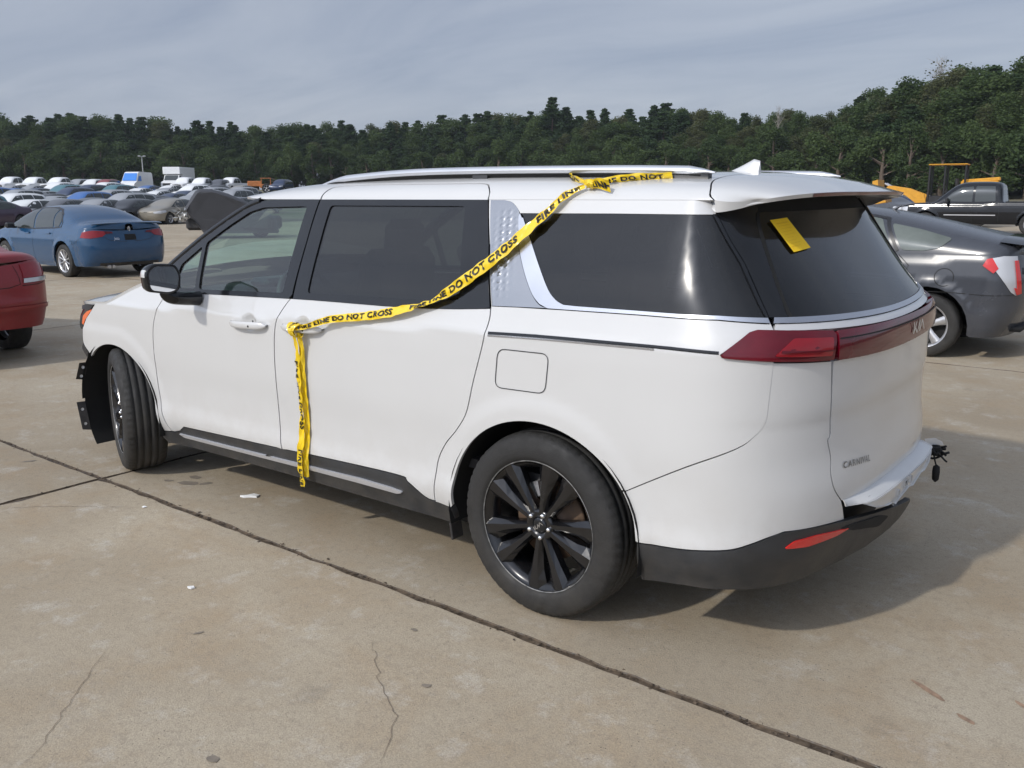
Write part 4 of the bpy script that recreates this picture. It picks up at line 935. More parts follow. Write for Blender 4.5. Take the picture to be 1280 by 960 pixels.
# ------------------------------------------------------------------ yellow barrier tape, notice, litter
tape = tag(empty('barrier_tape', (1.318, 1.06, 1.022)), 'yellow barrier tape with black lettering tied from the minivan roof rail to its door handle', 'tape')
def tinv(P): return [tuple(np.array(q)-np.array((1.318, 1.06, 1.022))) for q in P]
def ribbon(name, cen, wid, width, text=None, tsize=.030, toff=.02, flip=False, curl=.15, trep=1, tv=.0, mirror=False):
    """cen: centre line points, wid: across directions, width: per-point widths"""
    C = np.array(smooth_line([tuple(q) for q in cen], 6)); D = np.array(smooth_line([tuple(q) for q in wid], 6)); Wd = np.array([q[0] for q in smooth_line([(q, 0.) for q in width], 6)])
    D /= np.linalg.norm(D, axis=1, keepdims=True); T = np.gradient(C, axis=0); T /= np.linalg.norm(T, axis=1, keepdims=True); N = np.cross(T, D); N /= np.linalg.norm(N, axis=1, keepdims=True)
    if np.mean(N @ np.array((0, 1, .2))) < 0: N = -N
    # crinkles
    rs = np.random.default_rng(len(cen)*7+int(abs(C[0, 0])*1000)); ph = rs.uniform(0, 6, 4); L = np.concatenate([[0], np.cumsum(np.linalg.norm(np.diff(C, axis=0), axis=1))])
    def P(l, v, lift=0.):
        i = np.interp(l, L, np.arange(len(L))); a = int(min(len(L)-2, i)); f_ = i-a
        g = lambda A: A[a]*(1-f_)+A[a+1]*f_
        cr_ = curl*g(Wd)*((2*v)**2-.3)*math.sin(l*9+ph[0])+.0025*math.sin(l*60+v*5+ph[1])+.002*math.sin(l*101-v*9+ph[2])
        return g(C)+g(D)*g(Wd)*v+g(N)*(cr_+lift)
    mb = MB(); ls = np.linspace(0, L[-1], max(8, int(L[-1]/.012))); vs_ = np.linspace(-.5, .5, 6)
    mb.grid([[P(l, v) for v in vs_] for l in ls], 0); mb.v = [tuple(q) for q in tinv(mb.v)]
    o = mb.build(name, 'tape_yellow', tape)
    if text:
        v, f = text_mesh(text, 1., .038, 1.10); A = np.array(v); A[:, 0] -= A[:, 0].min(); tw = A[:, 0].max(); th = .72
        mb = MB(); pos = toff
        while pos < L[-1]-.05:
            vv = []; ok = True
            for x, y in A:
                l = pos+x*tsize if not flip else pos+(tw-x)*tsize; q = (y-th/2)*1.05+tv
                if mirror: q = -q
                vv.append(P(min(l, L[-1]), max(-.5, min(.5, q*.80)), .0030))
            lim = [pos+x*tsize if not flip else pos+(tw-x)*tsize for x in A[:, 0]]
            ff = [q for q in f if max(lim[i] for i in q) < L[-1]]
            mb.add(tinv(vv), ff, 0, smooth=False); pos += tw*tsize+.10
        mb.build('lettering', 'tape_ink', o)['kind'] = 'stuff'
        # same print on the back
    return o
def onvan(s, z, off):
    P = van_S(s, z); N = snorm(van_S, np.atleast_1d(s), np.atleast_1d(z)); return (P+N*off)[0]
def onroof(x, t_, off): P = van_R(x, t_); return np.array((float(P[0]), float(P[1])+off*.8, float(P[2])+off*.5))
main = [onvan(1.326, 1.029, .058), onvan(1.229, 1.048, .050), onvan(1.093, 1.074, .040), onvan(.894, 1.107, .034), onvan(.708, 1.143, .030), onvan(.537, 1.187, .030), onvan(.424, 1.243, .034), onvan(.323, 1.31, .034), onvan(.199, 1.405, .030), onvan(.118, 1.478, .026), onvan(.050, 1.538, .022), onroof(-.020, .03, .020), onroof(-.085, .17, .020)]
wd = [(.15, .25, 1), (.1, .1, 1), (.12, -.1, 1), (.12, -.35, 1), (.15, -.5, .95), (.25, -.85, .65), (.45, .0, 1), (.55, -.2, 1), (.6, -.4, 1), (.6, -.4, .9), (.6, -.4, .9), (.6, -.3, .9), (.6, -.2, .9)]
ww = [.018, .024, .032, .038, .042, .026, .040, .048, .050, .046, .038, .028, .016]
ribbon('tape_strip', main, wd, ww, 'FIRE LINE DO NOT CROSS', .045, .04, curl=.14, tv=.06)
tail = [onvan(1.322, 1.018, .062), onvan(1.329, .95, .040), onvan(1.345, .86, .032), onvan(1.356, .74, .026), onvan(1.364, .62, .022), onvan(1.372, .50, .024), onvan(1.382, .40, .030), onvan(1.392, .32, .045), onvan(1.405, .255, .050)]
ribbon('tape_tail', tail, [(-1, 0, .1), (-1, .1, 0), (-1, .3, 0), (-1, .5, 0), (-1, .2, 0), (-1, -.1, 0), (-1, .1, 0), (-1, .2, 0), (-1, .1, 0)], [.020, .028, .036, .042, .036, .038, .042, .044, .036], 'FIRE LINE CROSS', .042, .15, curl=.25)
tail2 = [q+np.array((-.020, -.012, -.006)) for q in tail[:-1]]
ribbon('tape_tail', tail2, [(-1, -.4, .1)]*8, [.02, .026, .030, .032, .03, .03, .034, .03], None, curl=.2)
# wraps round the handle
for k in range(3):
    a0 = .03*k; ring = []
    for a in np.linspace(0, 2*math.pi, 11): ring.append((1.338-.016*k+.008*math.sin(a*2+k), 1.030+.032*math.cos(a)+.004*k, 1.022+.030*math.sin(a)))
    ribbon('tape_wrap', ring, [(1, .1, .1*math.sin(i)) for i in range(11)], [.026]*11, 'FIRE LINE' if k == 1 else None, .030, .01, curl=.05)
# knot and ends at the roof rail
KN = onroof(-.105, .205, .024)
ribbon('tape_end', [onroof(.080, .50, .012), onroof(.030, .40, .016), onroof(-.035, .30, .022), KN], [(.35, .2, 1)]*4, [.022, .028, .026, .018], 'FIRE LINE', .030, .02)
ribbon('tape_end', [KN, onroof(-.135, .185, .034), onroof(-.165, .165, .040), onroof(-.200, .150, .032)], [(.25, .3, 1), (.2, .3, 1), (.2, .4, 1), (.1, .5, 1)], [.018, .036, .046, .050], 'LINE', .040, .015, curl=.3)
ribbon('tape_end', [KN, onroof(-.155, .27, .020), onroof(-.21, .34, .020), onroof(-.29, .41, .018), onroof(-.38, .46, .016)], [(.05, .5, 1)]*5, [.016, .024, .028, .028, .028], 'LINE DO NOT', .036, .02, curl=.2)
for k in range(2):
    ring = [(KN[0]-.010*k+.006*math.sin(3*a), KN[1]+.016*math.cos(a), KN[2]+.016*math.sin(a)) for a in np.linspace(0, 2*math.pi, 9)]
    ribbon('tape_knot', ring, [(1, .2, .3)]*9, [.022]*9, None)
# the yellow notice stuck on the rear window
mb = MB(); panel(mb, van_S, [(-.829, 1.529), (-.935, 1.535), (-1.107, 1.430), (-.969, 1.420)], (), .0045, .03, 0, 0, False, 0)
notice = tag(mb.build('paper_notice', 'paper_yellow'), 'yellow paper notice stuck aslant on the rear window of the white minivan', 'notice')
def npt(u, v): 
    a = np.array((-.829, 1.529)); b_ = np.array((-.935, 1.535)); c = np.array((-1.107, 1.430)); d = np.array((-.969, 1.420)); return tuple((a*(1-u)+b_*u)*(1-v)+(d*(1-u)+c*u)*v)
mb = MB(); rs = random.Random(5)
for i in range(9):
    v0 = .12+i*.09; u0 = rs.uniform(.08, .2); u1 = rs.uniform(.45, .92); h = .012 if i else .03
    panel(mb, van_S, [npt(u0, v0), npt(u1, v0), npt(u1, v0+h), npt(u0, v0+h)], (), .0056, .05, 0, 0, False, 0)
mb.build('print', 'paper_ink', notice)
# litter on the slabs
def scrap(loc, pts, h, mat, label, cat, name, rz):
    mb = MB(); n = len(pts); rs = random.Random(int(abs(loc[0])*100)); top = [(x, y, h*(.4+.6*rs.random())) for x, y in pts]
    mb.add(top+[(0, 0, h*.9)], [(i, (i+1) % n, n) for i in range(n)], 0, smooth=False); mb.add([(x*1.02, y*1.02, .001) for x, y in pts]+top, [(i, (i+1) % n, (i+1) % n+n, i+n) for i in range(n)], 0, smooth=False)
    o = mb.build(name, mat, None, loc); o.rotation_euler = (0, 0, rz); return tag(o, label, cat)
scrap((2.08, .812, 0), [(-.045, -.02), (-.01, -.03), (.03, -.018), (.055, .006), (.03, .018), (.0, .014), (-.04, .016)], .012, 'paper_white', 'flattened white paper scrap on concrete in front of the sill', 'litter', 'paper_scrap', .6)
scrap((1.297, 1.673, 0), [(-.016, -.006), (.0, -.012), (.014, -.004), (.016, .008), (.002, .012), (-.012, .008)], .008, 'paper_white', 'tiny white paper crumb alone on the concrete left of centre', 'litter', 'paper_crumb', 0)
scrap((2.39, 1.26, 0), [(-.014, -.008), (.006, -.010), (.012, .003), (-.004, .010)], .006, 'paper_white', 'tiny white crumb near the slab joint by the front wheel', 'litter', 'paper_crumb', .4)
# ------------------------------------------------------------------ other vehicles
pbr('paint_blue', (.008, .052, .125), .20, .0, .5, var=.08, dirt=(ROAD, .07, .2, .7))
pbr('paint_red', (.22, .012, .016), .38, .0, .4, var=.10, dirt=(ROAD, .07, .2, .7))
pbr('paint_slate', (.046, .050, .060), .26, .0, .25, var=.10, dirt=(ROAD, .07, .2, .7))
pbr('paint_black', (.005, .006, .008), .12, .0, .0, var=.1)
pbr('alloy', (.48, .48, .49), .35, .7, var=.15)
pbr('grey_lens', (.55, .56, .58), .15, .2, .8)
pbr('car_cabin', (.06, .058, .055), .9)
pbr('machine_yellow', (.62, .30, .02), .5, var=.15, vscale=5)
pbr('machine_orange', (.42, .15, .04), .6, var=.2)
pbr('tarp_grey', (.040, .041, .046), .62, var=.15, vscale=3)
pbr('box_white', (.72, .73, .73), .5, var=.04)
pbr('film_blue', (.03, .20, .62), .35)
pbr('galvanised', (.45, .46, .46), .5, .5)
pbr('bed_dark', (.02, .02, .022), .7)

class Body:
    """outer skin of a road car: lower shell S(s,z) round the whole plan, upper shell U(x,t) from shoulder to centre line"""
    def __init__(b, sp):
        b.sp = sp; b.w = sp['w']; b.zs = sp.get('zs', .20)
        b.zb = spline(*zip(*sp['zb'])); b.zr = spline(*zip(*sp['zr']))
        b.xr = spline(*zip(*sp['xr'])); b.xf = spline(*zip(*sp['xf']))
        b.x0 = sp['zr'][0][0]+sp.get('lr', .55); b.x1 = sp['zr'][-1][0]-sp.get('lf', .8); b.n = sp.get('n', 2.9); b.k = sp.get('k', (.93, .85, .72))
        b.cx = sp.get('arch', (0, sp['wb'])); b.r = sp['r']
    def W(b, x, z):
        q = (z-b.zs)/(b.zb(x)-b.zs)
        y = b.w*np.interp(q, [0, .12, .3, .55, .75, .9, 1.0], [.925, .962, .985, 1.0, .995, .972, .935])
        for c in b.cx:
            r = np.hypot(x-c, z-b.r); y = y+.018*(1-sstep(b.r+.10, b.r+.17, r))*sstep(.2, .3, r)
        return y
    def S(b, s, z):
        s = np.asarray(s, float); z = np.asarray(z, float); s, z = np.broadcast_arrays(np.atleast_1d(s), np.atleast_1d(z))
        x = s.copy(); xc = np.clip(s, b.x0, b.x1); y = b.W(xc, z)
        for m, x0, e, sg in ((s < b.x0, b.x0, b.xr, -1), (s > b.x1, b.x1, b.xf, 1)):
            if m.any():
                ph = np.abs(s[m]-x0)/b.w; w = y[m]; L = np.abs(e(z[m])-x0); c = np.cos(ph); sn = np.sin(ph); r = (np.abs(c/w)**b.n+np.abs(sn/L)**b.n)**(-1/b.n)
                x[m] = x0+sg*r*sn; y[m] = r*c
        return np.stack([x, y, z], -1)
    def yS(b, x):
        x = np.asarray(x, float); z = b.zb(x); y = b.W(np.clip(x, b.x0, b.x1), z)
        for m, x0, e in ((x < b.x0, b.x0, b.xr), (x > b.x1, b.x1, b.xf)):
            if np.any(m):
                L = np.abs(e(z)-x0); q = np.clip(np.abs(x-x0)/L, 0, .9995); y = np.where(m, y*(1-q**b.n)**(1/b.n), y)
        return y
    def U(b, x, t):
        x = np.asarray(x, float); t = np.asarray(t, float); x, t = np.broadcast_arrays(np.atleast_1d(x), np.atleast_1d(t)); u = 1-t
        ys = b.yS(x); zb = b.zb(x); h = np.maximum(b.zr(x)-zb, .004); k = b.k
        return np.stack([x, ys*(u**3+3*u*u*t*k[0]+3*u*t*t*k[2]), zb+h*(3*u*u*t*k[1]+3*u*t*t+t**3)], -1)
    def tz(b, g):
        T = np.linspace(0, 1, 200); u = 1-T; return np.interp(g, 3*u*u*T*b.k[1]+3*u*T*T+T**3, T)
    def UZ(b, x, z):
        x = np.asarray(x, float); z = np.asarray(z, float); x, z = np.broadcast_arrays(np.atleast_1d(x), np.atleast_1d(z))
        h = np.maximum(b.zr(x)-b.zb(x), .004); return b.U(x, b.tz(np.clip((z-b.zb(x))/h, 0, 1)))
    def UQ(b, x, q):
        x = np.asarray(x, float); q = np.asarray(q, float); x, q = np.broadcast_arrays(np.atleast_1d(x), np.atleast_1d(q)); T = np.linspace(0, 1, 200); u = 1-T
        yy = u**3+3*u*u*T*b.k[0]+3*u*T*T*b.k[2]; t = np.interp(np.abs(q), yy[::-1], T[::-1]); P = b.U(x, t); P[..., 1] *= np.sign(q); return P
def body_mesh(b, name, paint, res=.12):
    sp = b.sp; mb = MB(); s0 = b.x0-b.w*math.pi/2; s1 = b.x1+b.w*math.pi/2; ra = b.r+.075
    def xs(s): return float(b.S(s, .6)[0][0])
    top = [(s, float(b.zb(xs(s)))) for s in np.linspace(s1, s0, 46)]
    zs = b.zs; bot = [(s0, zs+.06), (b.cx[0]-ra-.02, zs+.03)] + arc((b.cx[0], b.r), ra, ra, 190, -10, 14) + [(b.cx[0]+ra+.06, zs)] + [(b.cx[1]-ra-.06, zs)] + arc((b.cx[1], b.r), ra, ra, 190, -10, 14) + [(b.cx[1]+ra+.02, zs+.03), (s1, zs+.06)]
    poly = top+bot
    for mir in (False, True): panel(mb, b.S, poly, (), 0, res, .03, 0, mir, 0)
    X = np.unique(np.concatenate([np.linspace(sp['zr'][0][0]+.004, sp['zr'][-1][0]-.004, int(4.6/res)), sp['zr'][0][0]+.004+np.geomspace(.004, .3, 6), sp['zr'][-1][0]-.004-np.geomspace(.004, .3, 6)])); T = np.linspace(0, 1, 21)
    lo, hi = float(b.xr(b.zb(sp['zr'][0][0]))), float(b.xf(b.zb(sp['zr'][-1][0])))
    X = X[(X > lo+.002) & (X < hi-.002)]; X = np.concatenate([[lo+.001], X, [hi-.001]])
    A, B = np.meshgrid(X, T, indexing='ij'); P = b.U(A, B)
    rows = [[tuple(P[i, j]) for j in range(21)]+[(P[i, j][0], -P[i, j][1], P[i, j][2]) for j in range(19, -1, -1)] for i in range(len(X))]
    mb.grid(rows, 0, flip=True)
    for c in b.cx:       # wheel wells and floor
        for sg in (1, -1):
            A_ = arc((c, b.r), ra+.012, ra+.012, -8, 188, 16); mb.grid([[(q[0], sg*b.w*.96, q[1]) for q in A_], [(q[0], sg*b.w*.55, q[1]) for q in A_]], 1)
            mb.add([(q[0], sg*b.w*.55, q[1]) for q in A_], [tuple(range(len(A_)))], 1, smooth=False)
    mb.box(((b.cx[0]+b.cx[1])/2, 0, zs+.04), (b.cx[1]-b.cx[0]-.6, b.w*1.75, .04), 1)
    mb.box((b.cx[0]-.35, 0, zs+.10), (.9, b.w*1.3, .04), 1); mb.box((b.cx[1]+.3, 0, zs+.10), (.8, b.w*1.3, .04), 1)
    return mb.mesh(name, [paint, 'void_black'])
def mini_wheel(r, w, spokes, mat, seg=36, ri=.66, fat=1.):
    t = MB(); t.lathe([(-w/2*.9, r*ri), (-w/2, r*.80), (-w/2*.96, r*.94), (-w/2*.8, r), (w/2*.8, r), (w/2*.96, r*.94), (w/2, r*.80), (w/2*.95, r*ri)], seg, 0, 'y'); T = t.mesh('tyre', 'rubber')
    m = MB(); R_ = r*ri; m.lathe([(-w*.3, R_*.9), (w*.3, R_*.90), (w*.47, R_*.97), (w*.485, R_*1.02)], seg, 0, 'y'); m.lathe([(.0, R_*.88), (.0, .0)], seg, 1, 'y')
    for k in range(spokes):
        a0 = 2*math.pi*k/spokes+.3; wr = min(.55, 1.6/spokes)*fat
        tp = []
        for r_, hw, y in ((R_*.08, 2.2*wr, w*.40), (R_*.30, .95*wr, w*.42), (R_*.6, .48*wr, w*.43), (R_*.95, .42*wr, w*.45)):
            tp.append([(r_*math.cos(a0-hw), y-.02, r_*math.sin(a0-hw)), (r_*math.cos(a0-hw*.6), y, r_*math.sin(a0-hw*.6)), (r_*math.cos(a0+hw*.6), y, r_*math.sin(a0+hw*.6)), (r_*math.cos(a0+hw), y-.02, r_*math.sin(a0+hw))])
        m.grid(tp, 0, flip=True)
    m.lathe([(w*.36, R_*.22), (w*.45, R_*.20), (w*.46, 0)], 16, 0, 'y')
    return T, m.mesh('rim', [mat, 'void_black'])
def cp(b, name, surf, poly, mat, par, off=.003, both=True, res=.10, skirt=.006, holes=(), label=None):
    for mir in ((False, True) if both else (False,)):
        mb = MB(); panel(mb, surf, poly, holes, off, res, skirt, 0, mir, 0); o = mb.build(name, mat, par)
        if label: o['label'] = label
    return o
def make_car(name, sp, paint, label, cat='car', detail=True, glassm='glass_car', wheel_set=None, group=None):
    b = Body(sp); root = tag(empty(name), label, cat, group); P = {}
    bd = link('body', body_mesh(b, name+'_body', paint, .055 if detail else .14), root)
    if glassm == 'glass_car':      # cabin filling seen through the panes is dark; the skin behind a pane is cut by drawing the pane on a dark backing
        bk = 'car_glass_dark'
        if bk not in MATS: pbr(bk, (.030, .036, .034), .05, 0, 0, spec=.8)
    for poly in sp['side']: cp(b, 'window', b.UZ, poly, sp.get('gm', 'car_glass_dark'), root, .007 if detail else .012, res=.05 if detail else .12)
    cp(b, 'windscreen', b.UQ, sp['front'], sp.get('gm', 'car_glass_dark'), root, .007 if detail else .014, False, res=.06 if detail else .12)
    cp(b, 'rear_window', b.UQ, sp['rear'], sp.get('gm', 'car_glass_dark'), root, .007 if detail else .014, False, res=.06 if detail else .12)
    for q_, (poly, m) in enumerate(sp['tail']): cp(b, 'tail_lamp', b.S, poly, m, root, .008+.006*q_, res=.04 if detail else .10)
    for poly, m in sp['head']: cp(b, 'headlamp', b.S, poly, m, root, .006)
    T, Rm = wheel_set
    for c in b.cx:
        for sg in (1, -1):
            w = empty('wheel', (c, sg*(b.w-.105), b.r), 0 if sg > 0 else math.pi, root); link('tyre', T, w); link('rim', Rm, w)
    for ln in sp.get('lines', ()): cp(b, 'shut_line', b.S, strip_poly(ln, .007), 'void_black', root, .0012, skirt=0)
    for nm, poly, m, both, off in sp.get('trim', ()): cp(b, nm, b.S, poly, m, root, off, both)
    for nm, poly, m, off in sp.get('utrim', ()): cp(b, nm, b.UZ, poly, m, root, off+.003, True, res=.05)
    return root, b
# --- blue saloon
SED = dict(wb=2.65, w=.885, r=.325, lr=.45, lf=.75, xr=[(.2, -.94), (.35, -1.03), (.55, -1.065), (.75, -1.04), (.95, -1.0), (1.1, -.985)], xf=[(.2, 3.42), (.45, 3.56), (.7, 3.56), (.9, 3.45)],
  zb=[(-1.06, .925), (-.9, .965), (0, .955), (1.2, .925), (2.3, .90), (2.9, .85), (3.3, .77), (3.56, .68)],
  zr=[(-1.06, .975), (-.995, 1.065), (-.90, 1.092), (-.6, 1.098), (-.42, 1.105), (-.1, 1.235), (.25, 1.345), (.55, 1.395), (1.0, 1.418), (1.4, 1.408), (1.8, 1.335), (2.2, 1.20), (2.62, 1.02), (2.9, .965), (3.3, .865), (3.5, .76), (3.56, .70)],
  side=[rounded([(1.28, .955), (1.28, 1.335), (1.62, 1.305), (1.95, 1.18), (2.38, .970)], .03), rounded([(1.22, .962), (1.22, 1.342), (.75, 1.347), (.50, 1.315), (.42, .985)], .03), rounded([(.38, .99), (.46, 1.300), (.28, 1.25), (.12, 1.10), (.18, 1.0)], .03)],
  utrim=[('window_trim', strip_poly([(2.42, .955), (1.25, .942), (.30, .972), (.09, .995), (.07, 1.08), (.24, 1.24), (.46, 1.322), (.75, 1.364), (1.28, 1.352), (1.64, 1.322), (1.97, 1.195)], .022), 'satin_black', .002)],
  front=[(1.72, .60), (2.58, .72), (2.58, -.72), (1.72, -.60), (1.70, 0)], rear=[(-.38, .74), (.34, .58), (.40, 0), (.34, -.58), (-.38, -.74), (-.42, 0)],
  tail=[([(-.735, .80), (-.78, .905), (-.96, .935), (-1.16, .920), (-1.20, .865), (-1.14, .815), (-.95, .785)], 'red_lens'), ([(-1.16, .920), (-1.34, .905), (-1.36, .875), (-1.20, .865)], 'red_lens_dark')],
  head=[(rounded([(2.95, .70), (3.0, .80), (3.35, .76), (3.7, .70), (3.65, .62), (3.3, .62)], .03), 'grey_lens')],
  lines=[[(1.26, .93), (1.28, .6), (1.27, .30)], [(.38, .95), (.42, .72), (.30, .55), (.42, .36), (.46, .28)], [(2.36, .90), (2.42, .6), (2.36, .28)], [(-1.17, .81), (-1.30, .74), (-1.6, .715), (-1.84, .71)], [(-.74, .80), (-.55, .70), (-.42, .66)]],
  trim=[('door_handle', rounded([(1.42, .835), (1.62, .835), (1.62, .865), (1.42, .865)], .01), 'paint_blue', True, .022), ('door_handle', rounded([(.50, .845), (.70, .845), (.70, .875), (.50, .875)], .01), 'paint_blue', True, .022), ('lower_valance', [(-1.05, .30), (-1.4, .30), (-2.2, .30), (-2.2, .24), (-1.4, .235), (-1.0, .25)], 'satin_black', True, .004)])
b5 = mini_wheel(.325, .215, 5, 'alloy', 48, .70)
b10 = mini_wheel(.325, .215, 10, 'alloy', 48, .70)
jet, jb = make_car('blue_sedan', SED, 'paint_blue', 'metallic blue sedan parked tail towards the camera at left', 'car', wheel_set=b10)
jet.location = (16.33, -5.92, 0)
sc_j = jb.x0-jb.w*math.pi/2
def jpt(s, z, off): 
    P = jb.S(s, z); N = snorm(jb.S, np.atleast_1d(s), np.atleast_1d(z)); return tuple((P+N*off)[0])
def jplate(name, poly, mat, off, bb=jb, par=jet):
    mb = MB(); panel(mb, bb.S, poly, (), off, .06, .008, 0, False, 0); return mb.build(name, mat, par)
jplate('number_plate', [(sc_j+.24, .735), (sc_j-.24, .735), (sc_j-.24, .85), (sc_j+.24, .85)], 'void_black', .006)
mb = MB()
for a in range(24):
    pass
ring = [jpt(sc_j+.045*math.cos(a), .955+.045*math.sin(a), .006) for a in np.linspace(0, 2*math.pi, 25)]; mb.tube(ring, .0045, 5, cap=False)
for L in ([(-.026, .040), (-.002, .004), (.002, .004), (.026, .040)], [(-.046, .022), (-.022, -.042), (0, -.002), (.022, -.042), (.046, .022)]):
    mb.tube([jpt(sc_j-x, .955+z, .006) for x, z in L], .0040, 5)
mb.build('emblem', 'chrome', jet)
v, f = text_mesh('Jetta', .085); mb = MB(); mb.add([jpt(sc_j+.60-x, .745+y, .004) for x, y in v], f, 0, smooth=False); mb.build('lettering', 'chrome', jet)
mb = MB(); mb.grid([[(-.985+q*.09, y, 1.075+q*.020-.02*(abs(y)/.75)**4) for y in np.linspace(-.74, .74, 21)] for q in (0, .4, 1)], 0, flip=True); mb.grid([[(-.985, y, 1.075-.02*(abs(y)/.75)**4) for y in np.linspace(-.74, .74, 21)], [(-.97, y, 1.055-.02*(abs(y)/.75)**4) for y in np.linspace(-.74, .74, 21)]], 0); mb.build('lip_spoiler', 'paint_blue', jet)
for sg in (1, -1):
    mb = MB(); mb.box((2.02, sg*.985, 1.00), (.10, .19, .12), 0, None, .035); mb.box((2.03, sg*.89, .955), (.06, .08, .04), 0); mb.build('side_mirror', 'satin_black', jet)
mb = MB()
for y in (.46, .38): mb.tube([(-1.0, y, .225), (-.80, y, .235)], .032, 10)
mb.build('exhaust_tip', 'alloy', jet)
# --- red saloon at the left edge
RED = dict(SED); RED.update(w=.88, lr=.55, xr=[(.2, -.95), (.40, -1.04), (.47, -1.085), (.52, -1.075), (.75, -1.05), (.95, -.96), (1.1, -.92)],
  zb=[(-1.08, .86), (-.9, .90), (0, .91), (1.2, .88), (2.3, .86), (2.9, .80), (3.3, .72), (3.56, .62)],
  zr=[(-1.08, .90), (-.98, .955), (-.85, .985), (-.6, .995), (-.32, 1.0), (0, 1.12), (.35, 1.27), (.7, 1.345), (1.1, 1.37), (1.5, 1.35), (1.85, 1.27), (2.2, 1.14), (2.62, .965), (2.9, .91), (3.3, .80), (3.5, .70), (3.56, .64)],
  side=[rounded([(1.0, .92), (1.0, 1.28), (1.62, 1.25), (1.95, 1.12), (2.3, .92)], .03), rounded([(.94, .93), (.94, 1.28), (.55, 1.25), (.25, 1.10), (.15, .95)], .03)],
  utrim=(), front=[(1.75, .60), (2.58, .72), (2.58, -.72), (1.75, -.60), (1.73, 0)], rear=[(-.28, .72), (.42, .56), (.48, 0), (.42, -.56), (-.28, -.72), (-.32, 0)],
  tail=[([(-.70, .775), (-.73, .85), (-.92, .882), (-1.12, .865), (-1.17, .735), (-.95, .735)], 'red_lens'), ([(-.78, .694), (-.76, .732), (-1.17, .730), (-1.185, .690)], 'grey_lens')],
  lines=[[(1.0, .88), (1.02, .6), (1.0, .30)], [(-1.20, .86), (-1.22, .68), (-1.35, .655), (-1.6, .65), (-1.93, .65)], [(-.72, .70), (-1.0, .665), (-1.2, .665)], [(2.36, .86), (2.42, .6), (2.36, .28)]],
  trim=[('plate_recess', rounded([(-1.55, .48), (-2.3, .48), (-2.3, .62), (-1.56, .62)], .03), 'paint_red', True, -.012 if False else .002), ('bumper_step', [(-.78, .465), (-1.2, .470), (-1.97, .475), (-1.97, .435), (-1.2, .43), (-.78, .425)], 'paint_red', True, .014), ('exhaust', [(-1.0, .23), (-1.3, .23), (-1.3, .29), (-1.0, .29)], 'void_black', True, -.02)])
def lift(sp, dz):
    q = dict(sp); up_ = lambda L: [(a, b_+dz) for a, b_ in L]
    for k in ('zb', 'zr'): q[k] = up_(sp[k])
    q['xr'] = [(a+dz, b_) for a, b_ in sp['xr']]; q['xf'] = [(a+dz, b_) for a, b_ in sp['xf']]; q['side'] = [up_(s_) for s_ in sp['side']]
    for k in ('tail', 'head'): q[k] = [(up_(p_), m_) for p_, m_ in sp[k]]
    q['lines'] = [up_(s_) for s_ in sp['lines']]; q['trim'] = [(n_, up_(p_), m_, a_, o_) for n_, p_, m_, a_, o_ in sp['trim']]; q['zs'] = .29
    return q
RED = lift(RED, .095)
redc, rb = make_car('red_sedan', RED, 'paint_red', 'dark red sedan whose rear corner enters at the left edge', 'car', wheel_set=b5)
redc.location = (8.25, .20, 0)
